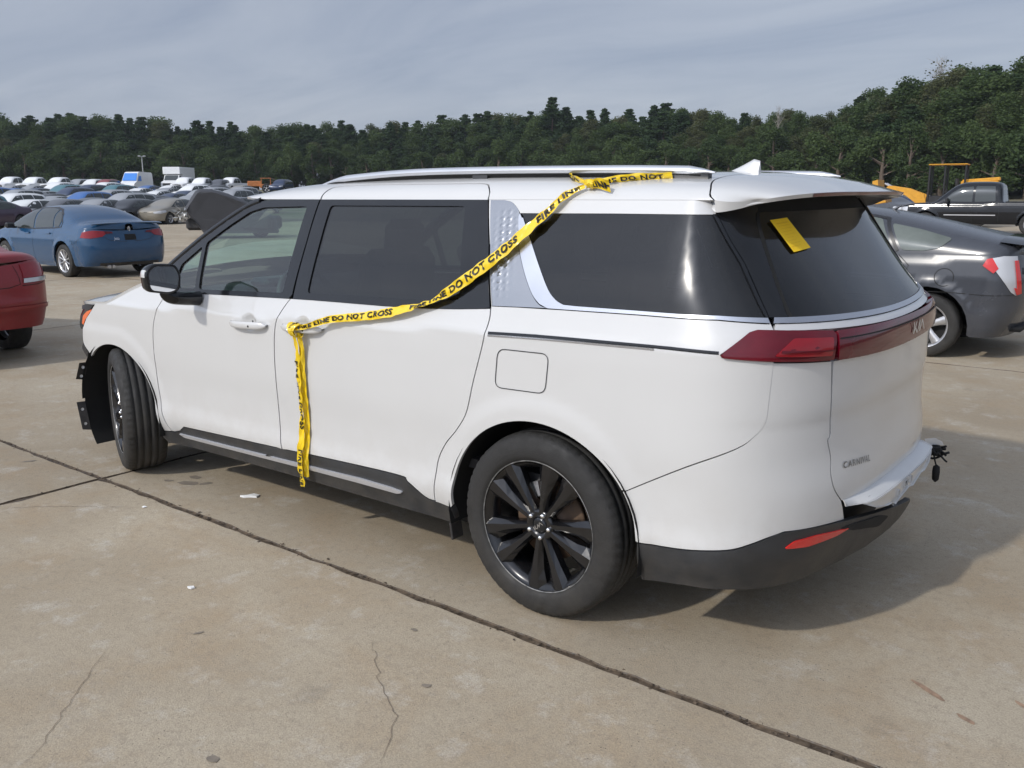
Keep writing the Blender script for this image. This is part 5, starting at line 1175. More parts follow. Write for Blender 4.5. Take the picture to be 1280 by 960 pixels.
# --- slate hatchback at right
pbr('pale_pane', (.105, .120, .105), .06, 0, 0, spec=.7, var=.25, vscale=2.5)
HAT = dict(gm='pale_pane', wb=2.70, w=.872, r=.315, lr=.42, lf=.8, xr=[(.2, -.70), (.35, -.78), (.55, -.83), (.75, -.83), (.95, -.79), (1.1, -.76)], xf=[(.2, 3.45), (.45, 3.6), (.7, 3.58), (.9, 3.45)],
  zb=[(-.84, 1.02), (-.5, 1.03), (0, 1.02), (.5, .99), (1.2, .95), (2.3, .90), (2.9, .83), (3.3, .74), (3.58, .64)],
  zr=[(-.84, 1.065), (-.78, 1.12), (-.60, 1.165), (-.2, 1.255), (.2, 1.345), (.6, 1.425), (1.0, 1.475), (1.35, 1.49), (1.7, 1.465), (2.1, 1.35), (2.5, 1.17), (2.85, .99), (3.1, .90), (3.4, .78), (3.58, .66)],
  k=(.95, .80, .74),
  side=[rounded([(1.30, .985), (1.30, 1.395), (1.75, 1.37), (2.15, 1.23), (2.55, .985)], .03), rounded([(1.24, .99), (1.24, 1.40), (.80, 1.385), (.55, 1.34), (.36, 1.03)], .03), rounded([(.29, 1.045), (.44, 1.30), (.15, 1.245), (-.16, 1.165), (-.06, 1.075), (.08, 1.045)], .035)],
  utrim=[('window_trim', strip_poly([(.33, 1.035), (.50, 1.345)], .03), 'satin_black', .0045), ('window_trim', strip_poly([(.50, 1.348), (.80, 1.398), (1.27, 1.412)], .02), 'satin_black', .002), ('window_trim', strip_poly([(.36, 1.018), (1.25, .978)], .018), 'satin_black', .002)],
  front=[(1.85, .60), (2.78, .72), (2.78, -.72), (1.85, -.60), (1.83, 0)], rear=[(-.60, .70), (.45, .60), (.5, 0), (.45, -.60), (-.60, -.70), (-.64, 0)],
  tail=[([(-.50, .985), (-.545, .995), (-.645, 1.015), (-.80, 1.012), (-.86, .66), (-.80, .645), (-.74, .68)], 'grey_lens'), ([(-.47, .925), (-.50, .985), (-.545, .995), (-.605, .90), (-.565, .855)], 'red_reflector'), ([(-.755, .97), (-.80, .97), (-.865, .66), (-.80, .65), (-.765, .72), (-.80, .71)], 'red_reflector')],
  head=[(rounded([(2.95, .68), (3.0, .78), (3.35, .74), (3.7, .66), (3.65, .58), (3.3, .60)], .03), 'grey_lens')],
  lines=[[(1.27, .95), (1.29, .6), (1.28, .30)], [(.31, 1.0), (.20, .90), (.24, .78), (.42, .62), (.46, .48), (.46, .28)], arc((-.14, .80), .088, .085, 0, 360, 20), [(-.79, .648), (-.5, .645), (-.2, .66), (.0, .655)]],
  trim=[('door_handle', rounded([(.42, .845), (.60, .840), (.60, .868), (.42, .873)], .01), 'paint_slate', True, .02), ('number_plate', [(-1.45, .66), (-1.9, .66), (-1.9, .79), (-1.45, .79)], 'paper_white', True, .006), ('hatch_garnish', [(-.90, .90), (-1.3, .90), (-1.85, .90), (-1.85, .84), (-1.3, .84), (-.90, .84)], 'gloss_black', True, .006)])
h5 = mini_wheel(.315, .205, 5, 'alloy', 56, .68, 1.75)
hat, hb = make_car('grey_hatchback', HAT, 'paint_slate', 'dark grey hatchback with silver five-spoke wheels behind the minivan', 'car', wheel_set=h5)
hat.location = (.31, -6.76, 0)
mb = MB(); mb.grid([[(-.86+.30*q, y, 1.155+.035*q-.05*(abs(y)/.7)**3) for y in np.linspace(-.68, .68, 17)] for q in (0, .5, 1)], 0, flip=True); mb.grid([[(-.86, y, 1.155-.05*(abs(y)/.7)**3) for y in np.linspace(-.68, .68, 17)], [(-.84, y, 1.115-.05*(abs(y)/.7)**3) for y in np.linspace(-.68, .68, 17)]], 0); mb.build('hatch_spoiler', 'gloss_black', hat)
mb = MB(); mb.tube([(.62, .0, 1.425), (.54, 0, 1.475)], [.02, .008], 6); mb.build('roof_aerial', 'paint_slate', hat)
# --- black crew-cab pickup
def pick_spec(): return dict(wb=3.60, w=.98, r=.40, zs=.38, lr=.18, lf=.5, n=4.5, xr=[(.38, -1.12), (.6, -1.15), (1.2, -1.15)], xf=[(.38, 4.50), (.7, 4.58), (1.1, 4.52)],
  zb=[(-1.16, 1.16), (0, 1.16), (1.2, 1.16), (1.5, 1.14), (3.0, 1.12), (3.6, 1.10), (4.3, 1.06), (4.58, .98)],
  zr=[(-1.16, 1.18), (.90, 1.185), (1.00, 1.20), (1.06, 1.70), (1.12, 1.86), (1.25, 1.915), (1.8, 1.945), (2.3, 1.93), (2.65, 1.83), (3.05, 1.50), (3.38, 1.20), (3.7, 1.17), (4.3, 1.12), (4.5, 1.05), (4.58, 1.0)],
  k=(.96, .90, .80),
  side=[rounded([(2.02, 1.20), (2.02, 1.76), (2.45, 1.72), (2.75, 1.52), (3.0, 1.22)], .04), rounded([(1.94, 1.20), (1.94, 1.77), (1.30, 1.765), (1.24, 1.22)], .04)],
  front=[(2.62, .68), (3.34, .80), (3.34, -.80), (2.62, -.68)], rear=[(1.035, .72), (1.10, .68), (1.10, -.68), (1.035, -.72)],
  tail=[([(-1.10, .86), (-1.10, 1.13), (-1.22, 1.13), (-1.22, .86)], 'red_lens')], head=[(rounded([(4.25, .82), (4.25, 1.02), (4.55, 1.0), (4.75, .98), (4.75, .82)], .03), 'grey_lens')],
  lines=[[(1.98, 1.12), (2.0, .7), (1.98, .42)], [(1.10, 1.15), (1.10, .45)], [(3.05, 1.1), (3.0, .7), (3.0, .42)]],
  trim=[('door_handle', rounded([(2.10, .98), (2.30, .98), (2.30, 1.02), (2.10, 1.02)], .01), 'paint_black', True, .03), ('grille', [(4.70, .66), (5.2, .66), (5.6, .66), (5.6, .98), (5.2, .98), (4.76, .98)], 'chrome', True, .01), ('side_moulding', [(1.2, .70), (2.95, .70), (2.95, .735), (1.2, .735)], 'sill_silver', True, .006)])
PK = pick_spec(); p5 = mini_wheel(.40, .26, 5, 'alloy', 40, .62)
pick, pb = make_car('black_pickup', PK, 'paint_black', 'black crew-cab pickup truck standing beyond the grey hatchback', 'pickup', wheel_set=p5)
pick.location = (3.75, -34.9, 0); pick.rotation_euler = (0, 0, R(3))
mb = MB(); mb.box((-.05, 0, 1.19), (1.95, 1.62, .03), 0); mb.build('load_bed', 'bed_dark', pick)
for sg in (1, -1):
    mb = MB(); mb.box((2.86, sg*1.09, 1.26), (.10, .16, .20), 0, None, .03); mb.box((2.86, sg*.99, 1.2), (.06, .12, .05), 0); mb.build('side_mirror', 'satin_black', pick)
# --- yellow backhoe loader behind the pickup
bh = tag(empty('backhoe_loader', (8.0, -41.5, 0)), 'yellow backhoe loader with open cab behind the black pickup', 'loader'); bh.rotation_euler = (0, 0, R(8))
def bpart(name, mat, *boxes):
    mb = MB()
    for c, d, *r_ in boxes: mb.box(c, d, 0, Matrix.Rotation(r_[0], 3, 'Y') if r_ else None, .03)
    return mb.build(name, mat, bh)
bpart('chassis', 'satin_black', ((.3, 0, .75), (3.6, .8, .45)))
bpart('engine_cover', 'machine_yellow', ((-.95, 0, 1.55), (1.5, .95, .95)), ((-1.0, 0, 2.06), (1.5, .85, .16), .07))
bpart('cab_roof', 'machine_yellow', ((.35, 0, 2.76), (1.6, 1.45, .05)))
for x in (-.38, .45, 1.08):
    for y in (.64, -.64): bpart('cab_post', 'satin_black', ((x, y, 1.95), (.09, .09, 1.6)))
bpart('cab_base', 'satin_black', ((.35, 0, 1.2), (1.6, 1.3, .35)))
bpart('seat', 'bed_dark', ((.2, 0, 1.55), (.5, .5, .15)), ((-.03, 0, 1.85), (.14, .5, .6), .1))
mb = MB(); mb.add([(1.10, -.60, 1.40), (1.10, .60, 1.40), (1.10, .60, 2.70), (1.10, -.60, 2.70)], [(0, 1, 2, 3)], 0, smooth=False); mb.build('cab_glass', 'glass_car', bh)
for y in (.45, -.45):
    mb = MB(); mb.prism([(1.1, .85), (1.45, .95), (2.05, 1.42), (2.75, 1.62), (3.0, 1.45), (3.05, 1.60), (2.78, 1.86), (1.95, 1.72), (1.25, 1.45)], y-.08, y+.08, 'y'); mb.build('loader_arm', 'machine_yellow', bh)
mb = MB(); mb.prism([(2.8, 1.10), (3.35, 1.0), (3.45, 2.05), (3.22, 2.12), (3.15, 1.55), (2.85, 1.35)], -.95, .95, 'y'); mb.build('bucket', 'machine_yellow', bh)
mb = MB(); mb.tube([(1.9, .3, 1.3), (3.0, .3, 1.95)], .05, 8); mb.tube([(1.9, -.3, 1.3), (3.0, -.3, 1.95)], .05, 8); mb.build('hydraulic_ram', 'alloy', bh)
wb_ = mini_wheel(.72, .45, 6, 'machine_yellow', 28, .5)
for x, r_ in ((-.9, 1.), (1.5, .68)):
    for sg in (1, -1):
        w = empty('wheel', (x, sg*.85, .72*r_), 0 if sg > 0 else math.pi, bh); w.scale = (r_, 1, r_); link('tyre', wb_[0], w); link('rim', wb_[1], w)
# ------------------------------------------------------------------ the crowded yard beyond
def at(px, dist):
    """ground point seen in image column px at a given distance"""
    d = fw+r2*((px-640)/1119.74)+u2*(240./1119.74); d = Vector((d.x, d.y, 0)).normalized(); return CAM.x+d.x*dist, CAM.y+d.y*dist, math.atan2(d.y, d.x)
far_wheel = mini_wheel(.33, .22, 5, 'alloy', 14, .64)
def low(sp): 
    q = dict(sp); q['lines'] = (); q['utrim'] = (); q['trim'] = (); return q
SUV = dict(wb=2.75, w=.93, r=.36, zs=.28, lr=.35, lf=.6, xr=[(.28, -.85), (.6, -.92), (1.0, -.90), (1.2, -.86)], xf=[(.28, 3.5), (.6, 3.66), (.95, 3.55)],
  zb=[(-.92, 1.08), (0, 1.08), (1.2, 1.06), (2.3, 1.03), (3.2, .95), (3.66, .82)],
  zr=[(-.92, 1.14), (-.86, 1.3), (-.7, 1.58), (-.45, 1.68), (.5, 1.735), (1.3, 1.73), (1.7, 1.67), (2.1, 1.47), (2.6, 1.14), (3.0, 1.06), (3.5, .95), (3.66, .85)], k=(.95, .85, .76),
  side=[rounded([(1.35, 1.09), (1.35, 1.58), (1.75, 1.54), (2.05, 1.36), (2.4, 1.10)], .04), rounded([(1.28, 1.09), (1.28, 1.59), (.5, 1.60), (.42, 1.10)], .04), rounded([(.35, 1.11), (.42, 1.59), (-.35, 1.53), (-.55, 1.2)], .04)],
  front=[(1.68, .68), (2.55, .80), (2.55, -.80), (1.68, -.68)], rear=[(-.86, .78), (-.64, .70), (-.64, -.70), (-.86, -.78)],
  tail=[([(-.72, .9), (-.72, 1.10), (-.95, 1.10), (-.95, .9)], 'red_lens')], head=[(rounded([(3.1, .80), (3.1, .93), (3.5, .90), (3.75, .86), (3.75, .76)], .03), 'grey_lens')])
for nm, c, mt in (('far_white', (.70, .71, .71), 0), ('far_silver', (.34, .35, .36), .4), ('far_tan', (.26, .24, .20), .3), ('far_black', (.012, .013, .016), .2), ('far_navy', (.015, .03, .075), .2), ('far_grey', (.09, .095, .105), .3), ('far_red', (.20, .02, .02), .1), ('far_blue', (.03, .12, .35), .2), ('far_teal', (.05, .16, .19), .2), ('far_plum', (.05, .03, .06), .2)):
    pbr(nm, c, .35, mt, .5, var=.06, vscale=1)
protos = {}
PKW = low(pick_spec()); PKW['trim'] = [('grille', [(4.70, .66), (5.2, .66), (5.6, .66), (5.6, .98), (5.2, .98), (4.76, .98)], 'satin_black', True, .01)]
for kind, sp, cat in (('sedan', low(SED), 'car'), ('suv', SUV, 'car'), ('pickup', PKW, 'pickup')):
    r_, _ = make_car('parked_'+kind, sp, 'far_white', 'x', cat, detail=False, wheel_set=far_wheel)
    bdm = [c for c in r_.children if c.name.startswith('body')][0]
    bdm.material_slots[0].link = 'OBJECT'; protos[kind] = r_
ORD = ['first', 'second', 'third', 'fourth', 'fifth', 'sixth', 'seventh', 'eighth', 'ninth', 'tenth', 'eleventh', 'twelfth', 'thirteenth', 'fourteenth', 'fifteenth', 'sixteenth']
used = {k: False for k in protos}
def park(kind, paint, px, dist, head, label, group, dz=0.):
    o = protos[kind] if not used[kind] else copy_tree(protos[kind])
    used[kind] = True
    x, y, a = at(px, dist); o.location = (x, y, yard_z(x, y)-.028+dz); o.rotation_euler = (0, 0, head)
    for c in o.children:
        if c.name.startswith('body'):
            c.material_slots[0].link = 'OBJECT'; c.material_slots[0].material = MATS[paint]
    tag(o, label, 'pickup' if kind == 'pickup' else 'car', group); return o
names = {'far_white': 'white', 'far_silver': 'silver', 'far_tan': 'tan', 'far_black': 'black', 'far_navy': 'dark blue', 'far_grey': 'dark grey', 'far_red': 'red', 'far_blue': 'bright blue', 'far_teal': 'teal', 'far_plum': 'dark plum'}
def rowlabel(paint, kind, i, rown): return '%s %s, %s from the left in the %s row of the distant yard' % (names[paint], kind.replace('suv', 'SUV'), ORD[i], rown)
HD = R(112)
row1 = [(-22, 'suv', 'far_teal'), (4, 'sedan', 'far_plum'), (58, 'sedan', 'far_white'), (100, 'sedan', 'far_grey'), (142, 'sedan', 'far_silver'), (184, 'sedan', 'far_black'), (230, 'sedan', 'far_tan')]
for i, (px, k, c) in enumerate(row1): park(k, c, px, 54+i*.3 if i > 1 else 52, HD+R(random.uniform(-4, 4)), rowlabel(c, k, i, 'nearest'), 'cars in the nearest row of the yard')
random.seed(21)
pal = ['far_black', 'far_navy', 'far_grey', 'far_silver', 'far_navy', 'far_blue', 'far_tan', 'far_black', 'far_grey', 'far_teal', 'far_white', 'far_silver', 'far_white', 'far_navy']
rn = 1
for dist, rown in ((67, 'second'), (75, 'third'), (83, 'fourth'), (91, 'fifth'), (100, 'sixth'), (109, 'seventh')):
    px = random.uniform(-12, 2); i = 0; step = 2.95*1119.74/dist*.92
    while px < 335 and i < 14:
        c = random.choice(pal if dist < 95 else pal+['far_white', 'far_silver']); k = random.choice(['sedan', 'sedan', 'sedan', 'suv']) if dist < 84 else random.choice(['sedan', 'sedan', 'sedan', 'sedan', 'suv'])
        park(k, c, px, dist+random.uniform(-.6, .6), HD+R(random.uniform(-5, 5)), rowlabel(c, k, i, rown), 'cars in the %s row of the yard' % rown); px += step*random.uniform(.96, 1.1); i += 1
    rn += 1
# the far rank: white pickups, cars, van and box lorry
for i, (px, k, c, lab) in enumerate([(30, 'pickup', 'far_white', 'white pickup truck, leftmost in the farthest rank by the wood'), (58, 'pickup', 'far_white', 'white pickup truck between two other white pickups in the farthest rank'), (90, 'pickup', 'far_white', 'white pickup truck, third from the left in the farthest rank'), (108, 'suv', 'far_silver', 'silver SUV right of the three white pickups'), (124, 'suv', 'far_white', 'white SUV left of the distant red car'), (141, 'suv', 'far_red', 'red SUV left of the white panel van'), (241, 'pickup', 'far_white', 'white pickup truck right of the white box lorry'), (263, 'pickup', 'far_white', 'white pickup truck, second right of the box lorry'), (280, 'suv', 'far_grey', 'grey SUV left of the last white pickup'), (299, 'pickup', 'far_white', 'white pickup truck next to the orange tractor'), (357, 'suv', 'far_navy', 'dark blue SUV above the front of the minivan roof')]):
    park(k, c, px, 126+random.uniform(-1, 3), HD+R(random.uniform(2, 14)), lab, 'vehicles in the farthest rank')
for i, (px, d_, k, c) in enumerate([(1092, 58, 'sedan', 'far_grey'), (1112, 60, 'sedan', 'far_navy'), (1131, 63, 'sedan', 'far_grey'), (1100, 70, 'suv', 'far_black'), (1122, 72, 'sedan', 'far_silver')]):
    park(k, c, px, d_, R(150+random.uniform(-8, 8)), '%s %s, %s from the left of those behind the grey hatchback roof' % (names[c], k.replace('suv', 'SUV'), ORD[i]), 'cars seen over the grey hatchback')
# panel van
x, y, a = at(172, 128); z = yard_z(x, y)-.03; vn = tag(empty('panel_van', (x, y, z), HD+R(14)), 'white high-roof panel van with blue film over its windscreen', 'van')
mb = MB(); sec = [(-2.7, .45), (-2.75, 2.35), (-2.6, 2.58), (.9, 2.62), (1.35, 2.48), (2.05, 1.42), (2.85, 1.15), (3.0, .95), (3.0, .45)]; pts = rounded(sec, .12, 3)
n = len(pts); 
ringw = [(-.98, .96), (-1.0, 1.), (1.0, 1.), (.98, .96)]
L = [[(q[0], w_*(1.0 if q[1] < 1.3 else 1-.10*(q[1]-1.3)), q[1]) for q in pts] for w_ in (-1.0, 1.0)]
mb.add(L[0]+L[1], [tuple(range(n)), tuple(reversed(range(n, 2*n)))]+[(i, i+n, (i+1) % n+n, (i+1) % n) for i in range(n)], 0, smooth=False); mb.build('body', 'box_white', vn)
mb = MB(); mb.add([(1.40, -.82, 2.42), (1.40, .82, 2.42), (2.06, .90, 1.48), (2.06, -.90, 1.48)], [(0, 3, 2, 1)], 0, smooth=False); mb.v = [(q[0]+.03, q[1], q[2]+.02) for q in mb.v]; mb.build('windscreen', 'film_blue', vn)
for sg in (1, -1):
    mb = MB(); mb.add([(.75, sg*.955, 2.10), (1.35, sg*.955, 2.10), (1.85, sg*1.0, 1.45), (.75, sg*1.0, 1.45)], [(0, 1, 2, 3)], 0, smooth=False); mb.v = [(q[0], q[1]+sg*.02, q[2]) for q in mb.v]; mb.build('window', 'film_blue', vn)
    for xx in (-1.7, 2.0): w = empty('wheel', (xx, sg*.92, .36), 0 if sg > 0 else math.pi, vn); link('tyre', far_wheel[0], w); link('rim', far_wheel[1], w)
# box lorry
x, y, a = at(222, 132); z = yard_z(x, y)-.03; bt_ = tag(empty('box_truck', (x, y, z), HD+R(16)), 'white box truck with cargo box over its cab', 'truck')
mb = MB(); mb.box((-1.6, 0, 2.05), (4.6, 2.3, 2.35), 0, None, .03); mb.box((1.15, 0, 2.75), (1.1, 2.3, .95), 0, None, .05); mb.build('cargo_box', 'box_white', bt_)
mb = MB(); mb.prism(rounded([(.75, .5), (.75, 2.2), (1.55, 2.2), (2.05, 1.45), (3.05, 1.25), (3.15, .5)], .08, 2), -.98, .98, 'y'); mb.build('cab', 'box_white', bt_)
mb = MB(); mb.add([(1.60, -.85, 2.12), (1.60, .85, 2.12), (2.05, .9, 1.50), (2.05, -.9, 1.50)], [(0, 3, 2, 1)], 0, smooth=False); mb.v = [(q[0]+.03, q[1], q[2]+.02) for q in mb.v]; mb.build('windscreen', 'car_glass_dark', bt_)
for sg in (1, -1):
    mb = MB(); mb.add([(.95, sg*.99, 2.05), (1.5, sg*.99, 2.05), (1.85, sg*.99, 1.5), (.95, sg*.99, 1.5)], [(0, 1, 2, 3)], 0, smooth=False); mb.build('window', 'car_glass_dark', bt_)
    for xx in (-2.4, 2.3): w = empty('wheel', (xx, sg*.92, .40), 0 if sg > 0 else math.pi, bt_); link('tyre', far_wheel[0], w); link('rim', far_wheel[1], w)
mb = MB(); mb.box((3.14, 0, .95), (.06, 1.4, .3), 0); mb.build('grille', 'satin_black', bt_)
# orange tractor
x, y, a = at(325, 124); z = yard_z(x, y)-.03; tr_ = tag(empty('tractor', (x, y, z), HD-R(60)), 'small orange tractor beyond the white pickups', 'tractor')
mb = MB(); mb.box((.6, 0, 1.2), (1.8, .7, .7), 0, None, .06); mb.build('bonnet', 'machine_orange', tr_)
mb = MB(); mb.box((-.8, 0, 1.9), (1.4, 1.3, .08), 0); mb.build('canopy', 'machine_orange', tr_)
for xx in (-1.4, -.25):
    for yy in (.55, -.55): mb = MB(); mb.box((xx, yy, 1.3), (.08, .08, 1.2), 0); mb.build('post', 'machine_orange', tr_)
mb = MB(); mb.box((-.8, 0, .9), (1.5, 1.2, .5), 0, None, .05); mb.build('seat_deck', 'machine_orange', tr_)
for xx, s_ in ((-.9, 1.9), (1.1, 1.2)):
    for sg in (1, -1): w = empty('wheel', (xx, sg*.75, .33*s_), 0 if sg > 0 else math.pi, tr_); w.scale = (s_, 1.4, s_); link('tyre', far_wheel[0], w); link('rim', far_wheel[1], w)
# lamp pole
x, y, a = at(181, 150); z = yard_z(x, y)-.03; lp = tag(empty('lamp_pole', (x, y, z)), 'pale lamp pole with two floodlights standing before the trees', 'lamp pole')
mb = MB(); mb.tube([(0, 0, 0), (0, 0, 5.0)], [.10, .07], 10); mb.build('pole', 'galvanised', lp)
for sg in (1, -1): mb = MB(); mb.box((sg*.35*math.sin(a), -sg*.35*math.cos(a), 5.0), (.40, .40, .20), 0, Matrix.Rotation(a, 3, 'Z'), .04); mb.build('floodlight', 'galvanised', lp)
mb = MB(); mb.tube([(-.4*math.sin(a), .4*math.cos(a), 4.9), (.4*math.sin(a), -.4*math.cos(a), 4.9)], .05, 6); mb.build('crossbar', 'galvanised', lp)
# tarpaulin over a wreck, its lifted hem clear of the ground
def tarp_pt(px, py, dist):
    d = fw+r2*((px-640)/1119.74)+u2*((480-py)/1119.74); k = dist/math.hypot(d.x, d.y); return CAM+d*k
x0, y0, a = at(270, 36)
tp = tag(empty('tarpaulin', (x0, y0, 0)), 'dark grey tarpaulin bulging over a wrecked car behind the minivan windscreen', 'tarpaulin')
e_r = Vector((math.sin(a), -math.cos(a), 0)); e_f = Vector((math.cos(a), math.sin(a), 0))
out = densify([(-.55, .22), (-.80, .60), (-1.10, 1.02), (-1.14, 1.12), (-.72, 1.74), (-.60, 1.80), (-.15, 1.79), (.42, 1.62), (1.0, 1.36), (1.6, 1.02), (2.1, .75), (2.2, .2)], .16, False)
mb = MB(); rows = []; rs = np.random.default_rng(4)
for j in range(17):
    q = j/16; sc_ = math.sin(math.pi*(.18+.70*q))**.45
    row = []
    for i, (u, z) in enumerate(out):
        fold = .030*math.sin(i*1.3+j*.9)+.022*math.sin(i*2.9-j*1.7)
        P_ = e_r*((u-.4)*(.80+.20*sc_)+.4)+e_f*(-.9+1.9*q+fold)+Vector((0, 0, z*(.78+.22*sc_)+fold*.5)); row.append(tuple(P_))
    rows.append(row)
mb.grid(rows, 0); mb.add(rows[0], [tuple(range(len(out)))], 0, smooth=False); mb.add(rows[-1], [tuple(reversed(range(len(out))))], 0, smooth=False); mb.build('sheet', 'tarp_grey', tp)
mb = MB(); random.seed(9)
for k in range(26):
    c = e_r*random.uniform(-1.55, -1.02)+e_f*random.uniform(-.9, -.2)+Vector((0, 0, random.uniform(.70, 1.15))); 
    v = [c+Vector((random.uniform(-.14, .14), random.uniform(-.14, .14), random.uniform(-.13, .13))) for _ in range(4)]; mb.add(v, [(0, 1, 2), (0, 2, 3)], 0, smooth=False)
mb.build('torn_foil', 'galvanised', tp)
mb = MB(); mb.box(e_r*.6+Vector((0, 0, .55)), (1.6, 3.2, .5), 0, Matrix.Rotation(a-R(20), 3, 'Z') , .1); mb.build('wreck_hulk', 'bed_dark', tp)
for sx in (-.2, 1.5):
    w = empty('wheel', tuple(e_r*sx+e_f*-.45+Vector((0, 0, .33))), a+R(70), tp); link('tyre', far_wheel[0], w); link('rim', far_wheel[1], w)
# ------------------------------------------------------------------ the wood
def leaf_mat(name, c0, c1):
    m, t = new_mat(name); b = nd(t, 'ShaderNodeBsdfPrincipled'); o = nd(t, 'ShaderNodeOutputMaterial')
    oi = nd(t, 'ShaderNodeObjectInfo'); g = nd(t, 'ShaderNodeNewGeometry'); n = nd(t, 'ShaderNodeTexNoise'); setin(n, {'Scale': .55, 'Detail': 3}); t.links.new(g.outputs['Position'], n.inputs['Vector'])
    ad_ = nd(t, 'ShaderNodeMath', operation='MULTIPLY_ADD'); ad_.inputs[1].default_value = .55; t.links.new(n.outputs[0], ad_.inputs[0])
    ri = nd(t, 'ShaderNodeMath', operation='MULTIPLY'); ri.inputs[1].default_value = .5; t.links.new(g.outputs['Random Per Island'], ri.inputs[0])
    r0 = nd(t, 'ShaderNodeMath', operation='MULTIPLY_ADD'); r0.inputs[1].default_value = .6; t.links.new(oi.outputs['Random'], r0.inputs[0]); t.links.new(ri.outputs[0], r0.inputs[2])
    t.links.new(r0.outputs[0], ad_.inputs[2])
    mr = nd(t, 'ShaderNodeMapRange'); setin(mr, {1: .25, 2: 1.25, 3: 0, 4: 1}); t.links.new(ad_.outputs[0], mr.inputs[0])
    mx_ = nd(t, 'ShaderNodeMixRGB'); mx_.inputs[1].default_value = (*c0, 1); mx_.inputs[2].default_value = (*c1, 1); t.links.new(mr.outputs[0], mx_.inputs[0])
    t.links.new(mx_.outputs[0], b.inputs['Base Color']); setin(b, {'Roughness': .75, 'Specular IOR Level': .2})
    tl_ = nd(t, 'ShaderNodeBsdfTranslucent'); t.links.new(mx_.outputs[0], tl_.inputs[0]); ms = nd(t, 'ShaderNodeMixShader'); ms.inputs[0].default_value = .35
    t.links.new(b.outputs[0], ms.inputs[1]); t.links.new(tl_.outputs[0], ms.inputs[2]); t.links.new(ms.outputs[0], o.inputs[0])
leaf_mat('needles', (.030, .056, .026), (.056, .092, .036))
leaf_mat('leaves', (.038, .066, .024), (.080, .116, .038))
leaf_mat('leaves_yellow', (.060, .080, .032), (.105, .112, .050))
pbr('bark', (.10, .075, .055), .9, var=.3)
pbr('bark_pale', (.30, .28, .25), .9, var=.2)
def leaf_cards(mb, cen, size, rs, n=1, m=0):
    V = []; F = []
    for c in cen:
        d = rs.normal(size=3); d /= np.linalg.norm(d); d[2] = abs(d[2])*.6+.15; d /= np.linalg.norm(d)
        a = np.cross(d, (0.3, .2, 1)); a /= np.linalg.norm(a); b_ = np.cross(d, a); s_ = size*rs.uniform(.55, 1.25); q = rs.uniform(.5, .9)
        k = len(V); V += [c-a*s_, c+b_*s_*q, c+a*s_, c-b_*s_*q]; F.append((k, k+1, k+2, k+3))
    mb.add(V, F, m, smooth=False)
def tree_meshes(kind, seed):
    rs = np.random.default_rng(seed); tr = MB(); cr_ = MB()
    if kind == 'pine':
        H = rs.uniform(15.5, 18.5); tr.tube([(0, 0, 0), (.1, .05, H*.5), (.05*rs.normal(), .1*rs.normal(), H*.97)], [.26, .18, .04], 8)
        z = H*.34; C = []
        while z < H*.98:
            q = (z/H-.34)/.66; L = (3.5*(1-q)**.85*(.35+.65*min(1, q*4+.25))+.12)*rs.uniform(.6, 1.3); nb = rs.integers(4, 7)
            for k in range(nb):
                a_ = rs.uniform(0, 6.28); l = L*rs.uniform(.6, 1.15); tip = np.array((math.cos(a_)*l, math.sin(a_)*l, z+l*rs.uniform(.05, .35)))
                tr.tube([(0, 0, z), tuple(tip*.9+np.array((0, 0, z*.1)))], [.05, .015], 4, cap=False)
                for j in range(9):
                    f_ = rs.uniform(.35, 1.05); c = np.array((0, 0, z))*(1-f_)+tip*f_
                    for i in range(15): C.append(c+rs.normal(size=3)*np.array((.36, .36, .26))*(.40+.75*(1-q)))
            z += rs.uniform(.45, .75)
        leaf_cards(cr_, C, .19, rs)
    elif kind == 'bare':
        H = 15.0; tr.tube([(0, 0, 0), (.2, .1, 8), (.1, 0, H)], [.22, .14, .02], 7)
        for k in range(46):
            z = rs.uniform(6.5, H*.97); a_ = rs.uniform(0, 6.28); l = rs.uniform(.8, 2.6)*(1.1-z/H*.7); e1 = np.array((math.cos(a_)*l*.7, math.sin(a_)*l*.7, z+l*.9)); tr.tube([(0.1, .05, z), tuple(e1*.6+np.array((0, 0, z*.4))), tuple(e1)], [.05, .03, .01], 5, cap=False)
            for j in range(4): e2 = e1+rs.normal(size=3)*np.array((.5, .5, .4))+np.array((0, 0, .5)); tr.tube([tuple(e1), tuple(e2)], [.02, .008], 4, cap=False)
        C = [np.array((rs.normal()*.9, rs.normal()*.9, rs.uniform(9, 15))) for _ in range(160)]; leaf_cards(cr_, C, .16, rs)
    else:
        H = rs.uniform(11.5, 15.0) if kind != 'bush' else rs.uniform(4.5, 6.5); tr.tube([(0, 0, 0), (.15, -.1, H*.35), (0, .1, H*.8)], [.28, .20, .05], 8); C = []
        nl = 34 if kind != 'bush' else 14; Wd = H*.19 if kind != 'bush' else H*.40
        for k in range(nl):
            q = rs.uniform(.12, 1.0); prof = math.sin(math.pi*min(1, (q*.80+.16)))**.7; a_ = rs.uniform(0, 6.28); rr = Wd*prof*rs.uniform(.3, 1.0); c = np.array((math.cos(a_)*rr, math.sin(a_)*rr, H*q)); lr = rs.uniform(.8, 1.5)*(1 if kind != 'bush' else .8)
            tr.tube([(0, 0, H*q*.7), tuple(c)], [.09, .03], 5, cap=False)
            nn_ = int(520*lr)
            d = rs.normal(size=(nn_, 3)); d /= np.linalg.norm(d, axis=1, keepdims=True); r_ = np.minimum(1.05, np.abs(rs.normal(.62, .28, size=(nn_, 1)))); C += list(c+d*r_*lr*np.array((1, 1, .95)))
        leaf_cards(cr_, C, .135, rs)
    return tr, cr_
TREES = {}
